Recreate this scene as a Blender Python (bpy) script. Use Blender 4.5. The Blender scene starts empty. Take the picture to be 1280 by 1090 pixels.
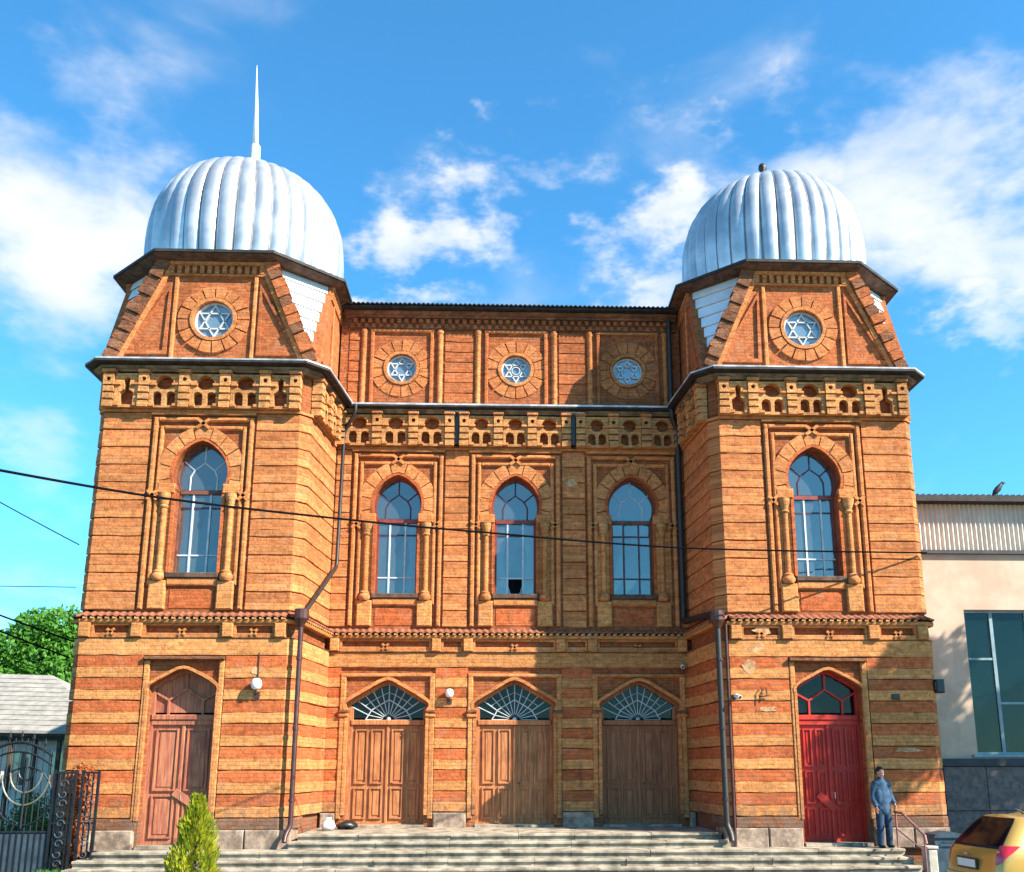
import bpy, bmesh, math, random
from mathutils import Vector, Matrix, noise as mnoise
random.seed(7)
R = math.radians
sc = bpy.context.scene
COL = sc.collection

# ------------------------------------------------------------------ camera
cam_d = bpy.data.cameras.new('camera'); cam = bpy.data.objects.new('camera', cam_d); COL.objects.link(cam)
pitch, yaw, roll = 0.2233, 0.0369, -0.0016
fw = Vector((math.sin(yaw)*math.cos(pitch), math.cos(yaw)*math.cos(pitch), math.sin(pitch)))
rt = Vector((math.cos(yaw), -math.sin(yaw), 0)); up = rt.cross(fw)
rt, up = math.cos(roll)*rt+math.sin(roll)*up, -math.sin(roll)*rt+math.cos(roll)*up
m = Matrix((rt, up, -fw)).transposed().to_4x4(); m.translation = Vector((-0.2074, -22.6309, 1.7))
cam.matrix_world = m
cam_d.sensor_width = 36; cam_d.sensor_fit = 'HORIZONTAL'; cam_d.lens = 1196.6459/1280*36
cam_d.shift_x = -33.06/1280; cam_d.shift_y = 143.45/1280
cam_d.clip_start = 0.1; cam_d.clip_end = 3000
sc.camera = cam
F, PX, PY = 1196.6459, 640+33.06, 545+143.45
def pix_dir(px, py):
    v = fw + rt*(px-PX)/F - up*(py-PY)/F
    return v.normalized()

# ------------------------------------------------------------------ sun and sky
SUN_AZ, SUN_EL = R(60), R(36)          # azimuth measured from the facade normal (-Y) towards +X
sdir = Vector((math.sin(SUN_AZ)*math.cos(SUN_EL), -math.cos(SUN_AZ)*math.cos(SUN_EL), math.sin(SUN_EL)))
sl = bpy.data.lights.new('sun', 'SUN'); sl.energy = 5.0; sl.angle = R(0.5); sl.color = (1.0, 0.91, 0.77)
so = bpy.data.objects.new('sun', sl); COL.objects.link(so); so.rotation_euler = sdir.to_track_quat('Z', 'Y').to_euler()
so.location = (20, -20, 30)
w = bpy.data.worlds.new('World'); sc.world = w; w.use_nodes = True
nt = w.node_tree; nt.nodes.clear()
def N(t, **k):
    n = nt.nodes.new(t)
    for a, b in k.items(): setattr(n, a, b)
    return n
def L(a, b): nt.links.new(a, b)
wout = N('ShaderNodeOutputWorld'); bg = N('ShaderNodeBackground'); L(bg.outputs[0], wout.inputs[0]); bg.inputs[1].default_value = 0.080
sky = N('ShaderNodeTexSky', sky_type='NISHITA', sun_disc=False, sun_elevation=SUN_EL, sun_rotation=math.atan2(sdir.x, sdir.y))
sky.altitude = 200; sky.air_density = 1.0; sky.dust_density = 0.3; sky.ozone_density = 2.5
tint = N('ShaderNodeMix', data_type='RGBA', blend_type='MULTIPLY'); tint.inputs[0].default_value = 1
L(sky.outputs[0], tint.inputs[6]); tint.inputs[7].default_value = (0.46, 1.18, 1.42, 1)
tc = N('ShaderNodeTexCoord')
nrm = N('ShaderNodeVectorMath', operation='NORMALIZE'); L(tc.outputs['Generated'], nrm.inputs[0])
DIR = nrm.outputs[0]
# clouds: two octaves of noise over the sky directions, cover raised where the banks of cloud lie
mp = N('ShaderNodeVectorMath', operation='MULTIPLY'); L(DIR, mp.inputs[0]); mp.inputs[1].default_value = (1, 1, 1.9)
wn = N('ShaderNodeTexNoise'); L(mp.outputs[0], wn.inputs['Vector']); wn.inputs['Scale'].default_value = 7; wn.inputs['Detail'].default_value = 5; wn.inputs['Roughness'].default_value = 0.6
wsub = N('ShaderNodeVectorMath', operation='SUBTRACT'); L(wn.outputs['Color'], wsub.inputs[0]); wsub.inputs[1].default_value = (.5, .5, .5)
wmul = N('ShaderNodeVectorMath', operation='MULTIPLY_ADD'); L(wsub.outputs[0], wmul.inputs[0]); wmul.inputs[1].default_value = (.34, .34, .20); L(DIR, wmul.inputs[2])
WDIR = wmul.outputs[0]
n1 = N('ShaderNodeTexNoise'); L(mp.outputs[0], n1.inputs['Vector']); n1.inputs['Scale'].default_value = 5.5; n1.inputs['Detail'].default_value = 9; n1.inputs['Roughness'].default_value = 0.50; n1.inputs['Distortion'].default_value = 0.35
banks = [(40, 270, 175, .46), (90, 350, 110, .3), (110, 250, 80, .28), (520, 300, 85, .5), (590, 262, 75, .42), (470, 365, 40, .42), (1010, 270, 150, .42), (1150, 220, 140, .34), (1230, 300, 120, .38),
         (820, 275, 70, .40), (1230, 385, 75, .42), (800, 360, 70, .34), (700, 180, 55, .2), (975, 150, 60, .22), (630, 160, 40, .22), (60, 590, 120, .3), (830, 118, 40, .2), (60, 720, 90, .25)]
acc = None
for (px, py, rad, st) in banks:
    dv = N('ShaderNodeVectorMath', operation='DISTANCE'); L(WDIR, dv.inputs[0]); dv.inputs[1].default_value = pix_dir(px, py)
    mr = N('ShaderNodeMapRange', interpolation_type='SMOOTHERSTEP'); L(dv.outputs['Value'], mr.inputs[0])
    mr.inputs[1].default_value = 0; mr.inputs[2].default_value = rad*1.35/F; mr.inputs[3].default_value = st; mr.inputs[4].default_value = 0
    if acc is None: acc = mr.outputs[0]
    else:
        ad = N('ShaderNodeMath', operation='MAXIMUM'); L(acc, ad.inputs[0]); L(mr.outputs[0], ad.inputs[1]); acc = ad.outputs[0]
sm = N('ShaderNodeMath', operation='ADD'); L(n1.outputs['Fac'], sm.inputs[0]); L(acc, sm.inputs[1])
cm = N('ShaderNodeMapRange', interpolation_type='SMOOTHSTEP'); L(sm.outputs[0], cm.inputs[0])
cm.inputs[1].default_value = 0.52; cm.inputs[2].default_value = 1.06; cm.inputs[3].default_value = 0; cm.inputs[4].default_value = 0.93
cmix = N('ShaderNodeMix', data_type='RGBA'); L(cm.outputs[0], cmix.inputs[0]); L(tint.outputs[2], cmix.inputs[6]); cmix.inputs[7].default_value = (4.7, 4.75, 4.9, 1)
L(cmix.outputs[2], bg.inputs[0])
sc.view_settings.view_transform = 'Standard'; sc.view_settings.look = 'None'; sc.view_settings.gamma = 1
sc.view_settings.exposure = 1.55; sc.view_settings.use_curve_mapping = False

# ------------------------------------------------------------------ materials
MATS = {}
class NB:
    def __init__(s, name):
        s.m = bpy.data.materials.new(name); s.m.use_nodes = True; s.t = s.m.node_tree; s.t.nodes.clear(); MATS[name] = s.m
        s.o = s.n('ShaderNodeOutputMaterial'); s.b = s.n('ShaderNodeBsdfPrincipled'); s.l(s.b.outputs[0], s.o.inputs[0])
    def n(s, t, **k):
        x = s.t.nodes.new(t)
        for a, b in k.items(): setattr(x, a, b)
        return x
    def l(s, a, b): s.t.links.new(a, b)
    def noise(s, vec, scale, detail=4, rough=.55):
        x = s.n('ShaderNodeTexNoise'); x.inputs['Scale'].default_value = scale; x.inputs['Detail'].default_value = detail; x.inputs['Roughness'].default_value = rough
        if vec is not None: s.l(vec, x.inputs['Vector'])
        return x.outputs['Fac']
    def mix(s, fac, a, b, bt='MIX'):
        x = s.n('ShaderNodeMix', data_type='RGBA', blend_type=bt)
        for k, v in ((0, fac), (6, a), (7, b)):
            if hasattr(v, 'is_linked'): s.l(v, x.inputs[k])
            else: x.inputs[k].default_value = v if k == 0 else (*v[:3], 1)
        return x.outputs[2]
    def ramp(s, v, a, b, c=0, d=1):
        x = s.n('ShaderNodeMapRange', interpolation_type='SMOOTHSTEP'); s.l(v, x.inputs[0])
        for i, q in enumerate((a, b, c, d)): x.inputs[1+i].default_value = q
        return x.outputs[0]
    def bump(s, h, strength, dist):
        x = s.n('ShaderNodeBump'); x.inputs['Strength'].default_value = strength; x.inputs['Distance'].default_value = dist
        s.l(h, x.inputs['Height']); s.l(x.outputs[0], s.b.inputs['Normal']); return x
    def pos(s): return s.n('ShaderNodeNewGeometry').outputs['Position']
    def setc(s, c, rough=.8, metal=0, spec=.3):
        if hasattr(c, 'is_linked'): s.l(c, s.b.inputs['Base Color'])
        else: s.b.inputs['Base Color'].default_value = (*c, 1)
        s.b.inputs['Roughness'].default_value = rough; s.b.inputs['Metallic'].default_value = metal; s.b.inputs['Specular IOR Level'].default_value = spec

def brick(name, c1, c2, mortar, dirt=.5, bumpd=.02):
    c1, c2, mortar = [tuple(x*.93 for x in q) for q in (c1, c2, mortar)]
    s = NB(name); p = s.pos()
    sep = s.n('ShaderNodeSeparateXYZ'); s.l(p, sep.inputs[0])
    ad = s.n('ShaderNodeMath', operation='ADD'); s.l(sep.outputs[0], ad.inputs[0]); s.l(sep.outputs[1], ad.inputs[1])
    cb = s.n('ShaderNodeCombineXYZ'); s.l(ad.outputs[0], cb.inputs[0]); s.l(sep.outputs[2], cb.inputs[1])
    sx = s.n('ShaderNodeVectorMath', operation='MULTIPLY'); s.l(p, sx.inputs[0]); sx.inputs[1].default_value = (2.2, 2.2, .35)
    bt = s.n('ShaderNodeTexBrick'); s.l(cb.outputs[0], bt.inputs['Vector'])
    for k, v in (('Scale', 1), ('Mortar Size', .011), ('Mortar Smooth', .3), ('Bias', 0), ('Brick Width', .27), ('Row Height', .088)): bt.inputs[k].default_value = v
    bt.inputs['Color1'].default_value = (*[x*.66 for x in c1], 1); bt.inputs['Color2'].default_value = (*[min(1, x*1.3) for x in c2], 1); bt.inputs['Mortar'].default_value = (*mortar, 1)
    fine = s.noise(cb.outputs[0], 7.5, 5, .78); big = s.noise(p, .55, 5, .6); mid = s.noise(p, 2.6, 5, .65); streak = s.noise(sx.outputs[0], 1.3, 5, .6)
    c = s.mix(s.ramp(fine, .34, .68), tuple(x*.45 for x in c1), tuple(min(1, x*1.45) for x in c1))
    c = s.mix(.62, bt.outputs['Color'], c)
    c = s.mix(s.ramp(mid, .50, .72, 0, .55), c, tuple(a*.55+b for a, b in zip(c2, (.16, .12, .08))))
    c = s.mix(s.ramp(big, .50, .72, 0, dirt), c, tuple(x*.5 for x in c1))
    c = s.mix(s.ramp(streak, .60, .78, 0, .55), c, (.10, .062, .036))
    sp = s.noise(cb.outputs[0], 34, 3, .8)
    c = s.mix(s.ramp(sp, .56, .68, 0, .55), c, tuple(x*.28 for x in c1))
    pale = s.noise(cb.outputs[0], 21, 3, .7)
    c = s.mix(s.ramp(pale, .60, .72, 0, .40), c, (.66, .42, .22))
    oi = s.n('ShaderNodeObjectInfo'); ov = s.n('ShaderNodeMapRange'); s.l(oi.outputs['Random'], ov.inputs[0]); ov.inputs[3].default_value = .84; ov.inputs[4].default_value = 1.12
    hs = s.n('ShaderNodeHueSaturation'); s.l(c, hs.inputs['Color']); s.l(ov.outputs[0], hs.inputs['Value']); c = hs.outputs['Color']
    low = s.n('ShaderNodeMapRange'); s.l(sep.outputs[2], low.inputs[0]); low.inputs[1].default_value = 1.3; low.inputs[2].default_value = .2
    lm = s.n('ShaderNodeMath', operation='MULTIPLY'); s.l(low.outputs[0], lm.inputs[0]); s.l(s.ramp(s.noise(p, 3.1, 5, .7), .38, .62), lm.inputs[1])
    c = s.mix(lm.outputs[0], c, (.15, .105, .075))          # rising damp above the plinth
    s.setc(c, .9, 0, .15)
    h = s.n('ShaderNodeMath', operation='MULTIPLY_ADD'); s.l(bt.outputs['Fac'], h.inputs[0]); h.inputs[1].default_value = -.9
    f2 = s.noise(p, 17, 5, .8); s.l(f2, h.inputs[2])
    s.bump(h.outputs[0], 1.0, bumpd*1.5)
    return s.m
brick('brick_orange', (.54, .172, .056), (.60, .215, .076), (.56, .27, .12), .45)
brick('brick_red', (.52, .118, .036), (.56, .155, .050), (.5, .2, .09), .45)
brick('brick_yellow', (.62, .245, .078), (.66, .285, .098), (.62, .33, .14), .45)
brick('brick_trim', (.58, .200, .064), (.62, .24, .082), (.58, .29, .12), .45, .014)
brick('brick_vous', (.58, .205, .068), (.64, .25, .088), (.58, .3, .13), .45, .014)
brick('brick_frieze', (.58, .26, .092), (.64, .31, .12), (.5, .29, .13), .6)
brick('brick_core', (.34, .095, .034), (.38, .125, .045), (.28, .12, .055))
brick('brick_dark', (.19, .08, .042), (.34, .12, .054), (.2, .11, .07), .8)  # darker brown brick for edges, backings, thin bands and plinth
brick('brick_attic', (.45, .125, .042), (.51, .160, .056), (.42, .19, .09), .55)
def plain(name, c, rough=.7, metal=0, spec=.3, var=.25, scale=5, bump=.003, bscale=30):
    s = NB(name); p = s.pos()
    a = s.noise(p, scale, 5, .6)
    s.setc(s.mix(s.ramp(a, .3, .72), tuple(x*(1-var) for x in c), tuple(min(1, x*(1+var*.6)) for x in c)), rough, metal, spec)
    if bump: s.bump(s.noise(p, bscale, 4, .6), .6, bump)
    return s.m
plain('zinc', (.62, .66, .70), .42, .45, .5, .15, 1.5, .004, 6)
plain('zinc_white', (.74, .77, .80), .45, .25, .5, .12, 2, .006, 4)
plain('seam_grey', (.22, .23, .25), .5, .4, .4, .4)
plain('zinc_old', (.52, .52, .53), .5, .3, .4, .45, 2.5, .006, 6)
plain('soffit_dark', (.030, .026, .026), .7, 0, .3, .5)
plain('soffit_brown', (.10, .060, .042), .8, 0, .2, .5)
plain('cornice_grey', (.20, .135, .082), .9, 0, .2, .55, 4, .01)
plain('tile_rust', (.26, .092, .05), .8, 0, .2, .4, 6)
plain('pipe_brown', (.058, .018, .014), .45, 0, .5, .4)
plain('pipe_dark', (.018, .014, .014), .5, 0, .5, .4)
plain('white_paint', (.72, .70, .66), .5, 0, .4, .2)
plain('frame_pale', (.46, .50, .54), .5, 0, .4, .25)
plain('frame_red', (.20, .035, .022), .5, 0, .4, .3)
plain('frame_brown', (.15, .055, .035), .6, 0, .3, .4)
plain('muntin_dark', (.06, .03, .05), .5, 0, .4, .3)
plain('interior', (.03, .032, .036), .9, 0, .1, .3)  # near-black colour stands in for the darkness of unlit rooms
plain('curtain', (.55, .6, .62), .9, 0, .1, .1)
plain('iron_black', (.012, .014, .020), .45, .3, .5, .4)
plain('iron_sheet', (.05, .065, .085), .5, .2, .5, .35, 3)
plain('gold_paint', (.15, .145, .11), .5, .2, .5, .2)
plain('black_plastic', (.012, .012, .013), .4, 0, .5, .2)
s = NB('stucco'); p_ = s.pos(); sx_ = s.n('ShaderNodeVectorMath', operation='MULTIPLY'); s.l(p_, sx_.inputs[0]); sx_.inputs[1].default_value = (2.5, 2.5, .3)
c_ = s.mix(s.ramp(s.noise(p_, 1.1, 5, .65), .35, .7), (.42, .315, .24), (.52, .40, .31)); c_ = s.mix(s.ramp(s.noise(sx_.outputs[0], 1.4, 5, .6), .55, .8, 0, .45), c_, (.33, .26, .19)); s.setc(c_, .92, 0, .1); s.bump(s.noise(p_, 45, 4, .6), .5, .004)
plain('sheet_beige', (.58, .52, .44), .5, .15, .4, .12, 2)
plain('ledge_dark', (.035, .04, .05), .6, 0, .3, .3)
plain('granite', (.115, .085, .080), .55, 0, .4, .45, 7)
plain('teal_frame', (.18, .27, .31), .5, .1, .4, .2)
plain('house_white', (.66, .64, .58), .9, 0, .1, .15, 2)
plain('slate_roof', (.26, .245, .22), .85, 0, .2, .25, 3, .01, 12)
plain('cable_black', (.006, .006, .007), 1, 0, 0, .1, 5, 0)
plain('mortar', (.46, .27, .14), .95, 0, .1, .4, 9, .02, 25)
plain('stone_step', (.31, .265, .20), .9, 0, .15, .55, 3.0, .012, 18)
plain('plinth_stone', (.30, .22, .165), .95, 0, .1, .5, 4, .02, 14)
plain('concrete', (.42, .38, .32), .95, 0, .1, .3, 5, .008)
plain('bark', (.09, .06, .04), .95, 0, .1, .5, 8, .02)
plain('paving', (.20, .17, .135), .95, 0, .15, .35, 3, .01, 60)
plain('soil_grass', (.05, .085, .02), 1, 0, .05, .5, 4, .02)
plain('bin_teal', (.03, .06, .085), .5, .2, .4, .4)
plain('rail_steel', (.30, .14, .13), .5, .3, .5, .4)
plain('skin', (.50, .24, .16), .6, 0, .3, .1)
plain('cloth_blue', (.045, .085, .14), .9, 0, .1, .35, 10, .008, 40)
plain('cloth_navy', (.03, .055, .095), .9, 0, .1, .35, 10, .008, 40)
plain('hair', (.03, .022, .018), .8, 0, .2, .3)
plain('bag_white', (.75, .74, .72), .4, 0, .4, .1)
plain('rubber', (.015, .015, .015), .8, 0, .3, .2)
plain('chrome', (.5, .5, .52), .25, .8, .5, .1)
plain('bird', (.02, .022, .03), .6, 0, .3, .3)
plain('plate_white', (.65, .65, .62), .5, 0, .4, .05)
s = NB('car_paint'); s.setc((.46, .27, .055), .30, .3, .5); s.b.inputs['Coat Weight'].default_value = .6; s.b.inputs['Coat Roughness'].default_value = .08
s = NB('tail_red'); s.setc((.42, .008, .018), .12, 0, .6); s.b.inputs['Coat Weight'].default_value = 1
def wood(name, c, c2, rough=.65):
    s = NB(name); p = s.pos(); mpn = s.n('ShaderNodeVectorMath', operation='MULTIPLY'); s.l(p, mpn.inputs[0]); mpn.inputs[1].default_value = (14, 14, 1.1)
    a = s.noise(mpn.outputs[0], 1.6, 6, .65); b = s.noise(p, 1.7, 5, .6)
    cc = s.mix(s.ramp(a, .32, .7), c, c2); cc = s.mix(s.ramp(b, .48, .7, 0, .5), cc, tuple(x*.6 for x in c)); cc = s.mix(s.ramp(s.noise(p, 26, 4, .8), .60, .72, 0, .5), cc, tuple(min(1, x*1.5+.06) for x in c2))
    s.setc(cc, rough, 0, .3); s.bump(a, .5, .006); return s.m
wood('wood_brown', (.27, .090, .032), (.50, .205, .078))
wood('wood_plum', (.25, .070, .048), (.44, .18, .085))
wood('wood_dark', (.22, .070, .030), (.38, .145, .06))
wood('paint_red', (.36, .018, .012), (.44, .032, .018), .5)
def glass(name, base, fac, tr=.5, gl=1):
    s = NB(name); s.t.nodes.remove(s.b)
    g = s.n('ShaderNodeBsdfGlossy'); g.inputs['Roughness'].default_value = .03; g.inputs['Color'].default_value = (.95*gl, .88*gl, .82*gl, 1)
    d = s.n('ShaderNodeBsdfDiffuse'); d.inputs['Color'].default_value = (*base, 1)
    t = s.n('ShaderNodeBsdfTransparent'); t.inputs['Color'].default_value = (.75, .85, .9, 1)
    m1 = s.n('ShaderNodeMixShader'); m1.inputs[0].default_value = tr; s.l(d.outputs[0], m1.inputs[1]); s.l(t.outputs[0], m1.inputs[2])
    fr = s.n('ShaderNodeFresnel'); fr.inputs['IOR'].default_value = 1.5
    a = s.n('ShaderNodeMath', operation='ADD'); a.use_clamp = True; s.l(fr.outputs[0], a.inputs[0]); a.inputs[1].default_value = fac
    m2 = s.n('ShaderNodeMixShader'); s.l(a.outputs[0], m2.inputs[0]); s.l(m1.outputs[0], m2.inputs[1]); s.l(g.outputs[0], m2.inputs[2]); s.l(m2.outputs[0], s.o.inputs[0])
    nb = s.n('ShaderNodeBump'); nb.inputs['Strength'].default_value = .5; nb.inputs['Distance'].default_value = .01
    s.l(s.noise(s.pos(), 2.2, 2, .5), nb.inputs['Height']); s.l(nb.outputs[0], g.inputs['Normal'])
glass('glass', (.10, .125, .14), .13, .55)
glass('glass_star', (.16, .22, .27), .16, .25)
glass('glass_teal', (.004, .020, .026), -.01, .4)
glass('glass_dark', (.006, .008, .010), .0, .5, .6)
s = NB('glass_car'); s.setc((.003, .005, .007), .12, 0, .15)
(lambda *a: None)('glass_car', (.006, .010, .014), -.01, .1)
def leafm(name, c, c2):
    s = NB(name); a = s.noise(s.pos(), 3.5, 3, .6)
    s.setc(s.mix(s.ramp(a, .3, .7), c, c2), .6, 0, .25)
    tr = s.n('ShaderNodeBsdfTranslucent'); tr.inputs['Color'].default_value = (*[min(1, x*1.6) for x in c2], 1)
    mx = s.n('ShaderNodeMixShader'); mx.inputs[0].default_value = .3; s.l(s.b.outputs[0], mx.inputs[1]); s.l(tr.outputs[0], mx.inputs[2]); s.l(mx.outputs[0], s.o.inputs[0])
leafm('leaf_tree', (.035, .13, .012), (.08, .23, .02))
leafm('leaf_thuja', (.10, .17, .010), (.34, .34, .02))
leafm('leaf_shrub', (.05, .10, .02), (.11, .15, .03))
leafm('leaf_grass', (.05, .16, .02), (.10, .28, .05))
leafm('leaf_flower', (.25, .06, .02), (.35, .13, .04))

# ------------------------------------------------------------------ geometry helpers
class MB:
    def __init__(s, T=None): s.v = []; s.f = []; s.T = T
    def add(s, vs, fs):
        o = len(s.v); s.v += [Vector(s.T(*p)) if s.T else Vector(p) for p in vs]; s.f += [tuple(i+o for i in f) for f in fs]; return s
    def box(s, x0, x1, y0, y1, z0, z1):
        return s.add([(x0, y0, z0), (x1, y0, z0), (x1, y1, z0), (x0, y1, z0), (x0, y0, z1), (x1, y0, z1), (x1, y1, z1), (x0, y1, z1)],
                     [(0, 3, 2, 1), (4, 5, 6, 7), (0, 1, 5, 4), (1, 2, 6, 5), (2, 3, 7, 6), (3, 0, 4, 7)])
    def cbox(s, x0, x1, y0, y1, z0, z1, c=.02):      # front edges chamfered
        a = [(x0, z0), (x1, z0), (x1, z1), (x0, z1)]; b = [(x0+c, z0+c), (x1-c, z0+c), (x1-c, z1-c), (x0+c, z1-c)]
        vs = [(x, y1, z) for x, z in a]+[(x, y0+c, z) for x, z in a]+[(x, y0, z) for x, z in b]
        fs = [(0, 1, 2, 3), (8, 9, 10, 11)]
        for k in (0, 4):
            for i in range(4): j = (i+1) % 4; fs.append((k+i, k+j, k+4+j, k+4+i))
        return s.add(vs, fs)
    def prism(s, poly, y0, y1):
        n = len(poly); vs = [(x, y0, z) for x, z in poly]+[(x, y1, z) for x, z in poly]
        return s.add(vs, [tuple(range(n)), tuple(range(2*n-1, n-1, -1))]+[(i, (i+1) % n, n+(i+1) % n, n+i) for i in range(n)])
    def tube(s, pts, r, n=8, cap=True):
        pts = [Vector(p) for p in pts]; rs = r if isinstance(r, (list, tuple)) else [r]*len(pts); vs = []; fs = []
        for i, p in enumerate(pts):
            d = (pts[min(i+1, len(pts)-1)]-pts[max(i-1, 0)]).normalized()
            a = d.orthogonal().normalized() if i == 0 else (a-d*a.dot(d)).normalized()
            b = d.cross(a)
            for k in range(n):
                t = 2*math.pi*k/n; vs.append(p+(a*math.cos(t)+b*math.sin(t))*rs[i])
        for i in range(len(pts)-1):
            for k in range(n): q = (k+1) % n; fs.append((i*n+k, i*n+q, (i+1)*n+q, (i+1)*n+k))
        if cap: fs += [tuple(range(n)), tuple(range((len(pts)-1)*n, len(pts)*n))]
        return s.add(vs, fs)
    def lathe(s, cx, cy, prof, n=16):
        vs = []; fs = []
        for r, z in prof:
            for k in range(n): t = 2*math.pi*k/n; vs.append((cx+r*math.cos(t), cy+r*math.sin(t), z))
        for i in range(len(prof)-1):
            for k in range(n): q = (k+1) % n; fs.append((i*n+k, i*n+q, (i+1)*n+q, (i+1)*n+k))
        fs += [tuple(range(n)), tuple(range((len(prof)-1)*n, len(prof)*n))]
        return s.add(vs, fs)
    def sweep(s, path, prof, closed=False, closed_prof=True):     # path (x,y), prof (outward offset, z)
        n = len(path); P = [Vector((*p, 0)) for p in path]; nv = []
        for i in range(n):
            def nn(a, b): d = (P[b]-P[a]).normalized(); return Vector((d.y, -d.x, 0))
            if closed: n1_, n2_ = nn((i-1) % n, i), nn(i, (i+1) % n)
            else: n1_ = nn(i-1, i) if i > 0 else nn(0, 1); n2_ = nn(i, i+1) if i < n-1 else n1_
            mm = (n1_+n2_).normalized(); nv.append(mm/max(.3, mm.dot(n1_)))
        k = len(prof); vs = []; fs = []
        for i in range(n):
            for o, z in prof: q = P[i]+nv[i]*o; vs.append((q.x, q.y, z))
        for i in range(n if closed else n-1):
            j = (i+1) % n
            for a in range(k if closed_prof else k-1): b = (a+1) % k; fs.append((i*k+a, j*k+a, j*k+b, i*k+b))
        if not closed and closed_prof: fs += [tuple(range(k)), tuple(range((n-1)*k, n*k))]
        return s.add(vs, fs)
    def plate(s, outer, holes, y0, y1):
        bm = bmesh.new(); loops = []
        for lp in [outer]+holes:
            vs = [bm.verts.new((x, 0, z)) for x, z in lp]; loops.append(vs)
            for i in range(len(vs)): bm.edges.new((vs[i], vs[(i+1) % len(vs)]))
        bmesh.ops.triangle_fill(bm, use_beauty=True, use_dissolve=False, edges=bm.edges[:], normal=(0, -1, 0))
        bm.verts.index_update(); n = len(bm.verts)
        co = [v.co.copy() for v in bm.verts]; tri = [tuple(v.index for v in f.verts) for f in bm.faces]
        vs = [(c.x, y0, c.z) for c in co]+[(c.x, y1, c.z) for c in co]
        fs = tri+[tuple(i+n for i in reversed(t)) for t in tri]
        for lp in loops:
            ids = [v.index for v in lp]
            for i in range(len(ids)): a, b = ids[i], ids[(i+1) % len(ids)]; fs.append((a, b, b+n, a+n))
        bm.free(); return s.add(vs, fs)
    def strip(s, inn, out, y0, y1):
        n = len(inn); vs = [(x, y, z) for (x, z), y in [(p, y0) for p in inn]+[(p, y0) for p in out]+[(p, y1) for p in inn]+[(p, y1) for p in out]]; fs = []
        for i in range(n-1):
            fs += [(i, i+1, n+i+1, n+i), (2*n+i, 3*n+i, 3*n+i+1, 2*n+i+1), (i, 2*n+i, 2*n+i+1, i+1), (n+i, n+i+1, 3*n+i+1, 3*n+i)]
        for i in (0, n-1): fs.append((i, n+i, 3*n+i, 2*n+i))
        return s.add(vs, fs)
    def build(s, name, mat, parent=None, smooth=False, recalc=True, auto=None):
        if mat.startswith('brick') and 'course' not in name and 'wall' not in name:
            for v in s.v: v += Vector((mnoise.noise(v*2.9), 0, mnoise.noise(v*2.9+Vector((31, 7, 3)))))*.014
        me = bpy.data.meshes.new(name); me.from_pydata(s.v, [], s.f)
        if recalc:
            bm = bmesh.new(); bm.from_mesh(me); bmesh.ops.recalc_face_normals(bm, faces=bm.faces); bm.to_mesh(me); bm.free()
        me.materials.append(MATS[mat])
        if smooth:
            me.polygons.foreach_set('use_smooth', [True]*len(me.polygons))
            if auto: me.set_sharp_from_angle(angle=R(auto))
        me.update()
        o = bpy.data.objects.new(name, me); COL.objects.link(o); o.parent = parent
        return o
def tag(o, label, cat, group=None):
    o['label'] = label; o['category'] = cat
    if group: o['group'] = group
    return o
def empty(name, loc, label=None, cat=None, group=None):
    o = bpy.data.objects.new(name, None); COL.objects.link(o); o.location = loc; o.empty_display_size = .3
    bpy.context.view_layer.update()
    if label: tag(o, label, cat, group)
    return o
def structure(o): o['kind'] = 'structure'; return o
def unparent_fix(root):      # parts were written in world coordinates
    inv = root.matrix_basis.inverted()
    for c in root.children: c.matrix_parent_inverse = inv
def circ(cx, cz, r, n=28, a0=0, a1=2*math.pi, close=True):
    k = n if close else n+1
    return [(cx+r*math.cos(a0+(a1-a0)*i/n), cz+r*math.sin(a0+(a1-a0)*i/n)) for i in range(k)]
def offset_poly(p, d):
    n = len(p); area = sum(p[i][0]*p[(i+1) % n][1]-p[(i+1) % n][0]*p[i][1] for i in range(n)); sg = 1 if area > 0 else -1; out = []
    for i in range(n):
        a, b, c = Vector(p[i-1]), Vector(p[i]), Vector(p[(i+1) % n]); d1 = (b-a).normalized(); d2 = (c-b).normalized()
        n1_ = Vector((d1.y, -d1.x))*sg; n2_ = Vector((d2.y, -d2.x))*sg; mm = (n1_+n2_)
        mm = mm.normalized() if mm.length > 1e-6 else n1_
        q = b+mm*(d/max(.45, mm.dot(n1_))); out.append((q.x, q.y))
    return out
def resample(p, n):
    Ls = [0]
    for i in range(len(p)-1): Ls.append(Ls[-1]+math.dist(p[i], p[i+1]))
    out = []
    for k in range(n+1):
        t = Ls[-1]*k/n
        for i in range(len(p)-1):
            if t <= Ls[i+1]+1e-9:
                f = (t-Ls[i])/max(1e-9, Ls[i+1]-Ls[i]); out.append(tuple(p[i][j]*(1-f)+p[i+1][j]*f for j in range(len(p[0])))); break
    return out
def smooth_curve(p, it=2):
    for _ in range(it):
        q = [p[0]]
        for i in range(len(p)-1):
            a, b = p[i], p[i+1]; q += [tuple(.75*x+.25*y for x, y in zip(a, b)), tuple(.25*x+.75*y for x, y in zip(a, b))]
        q.append(p[-1]); p = q
    return p

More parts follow.
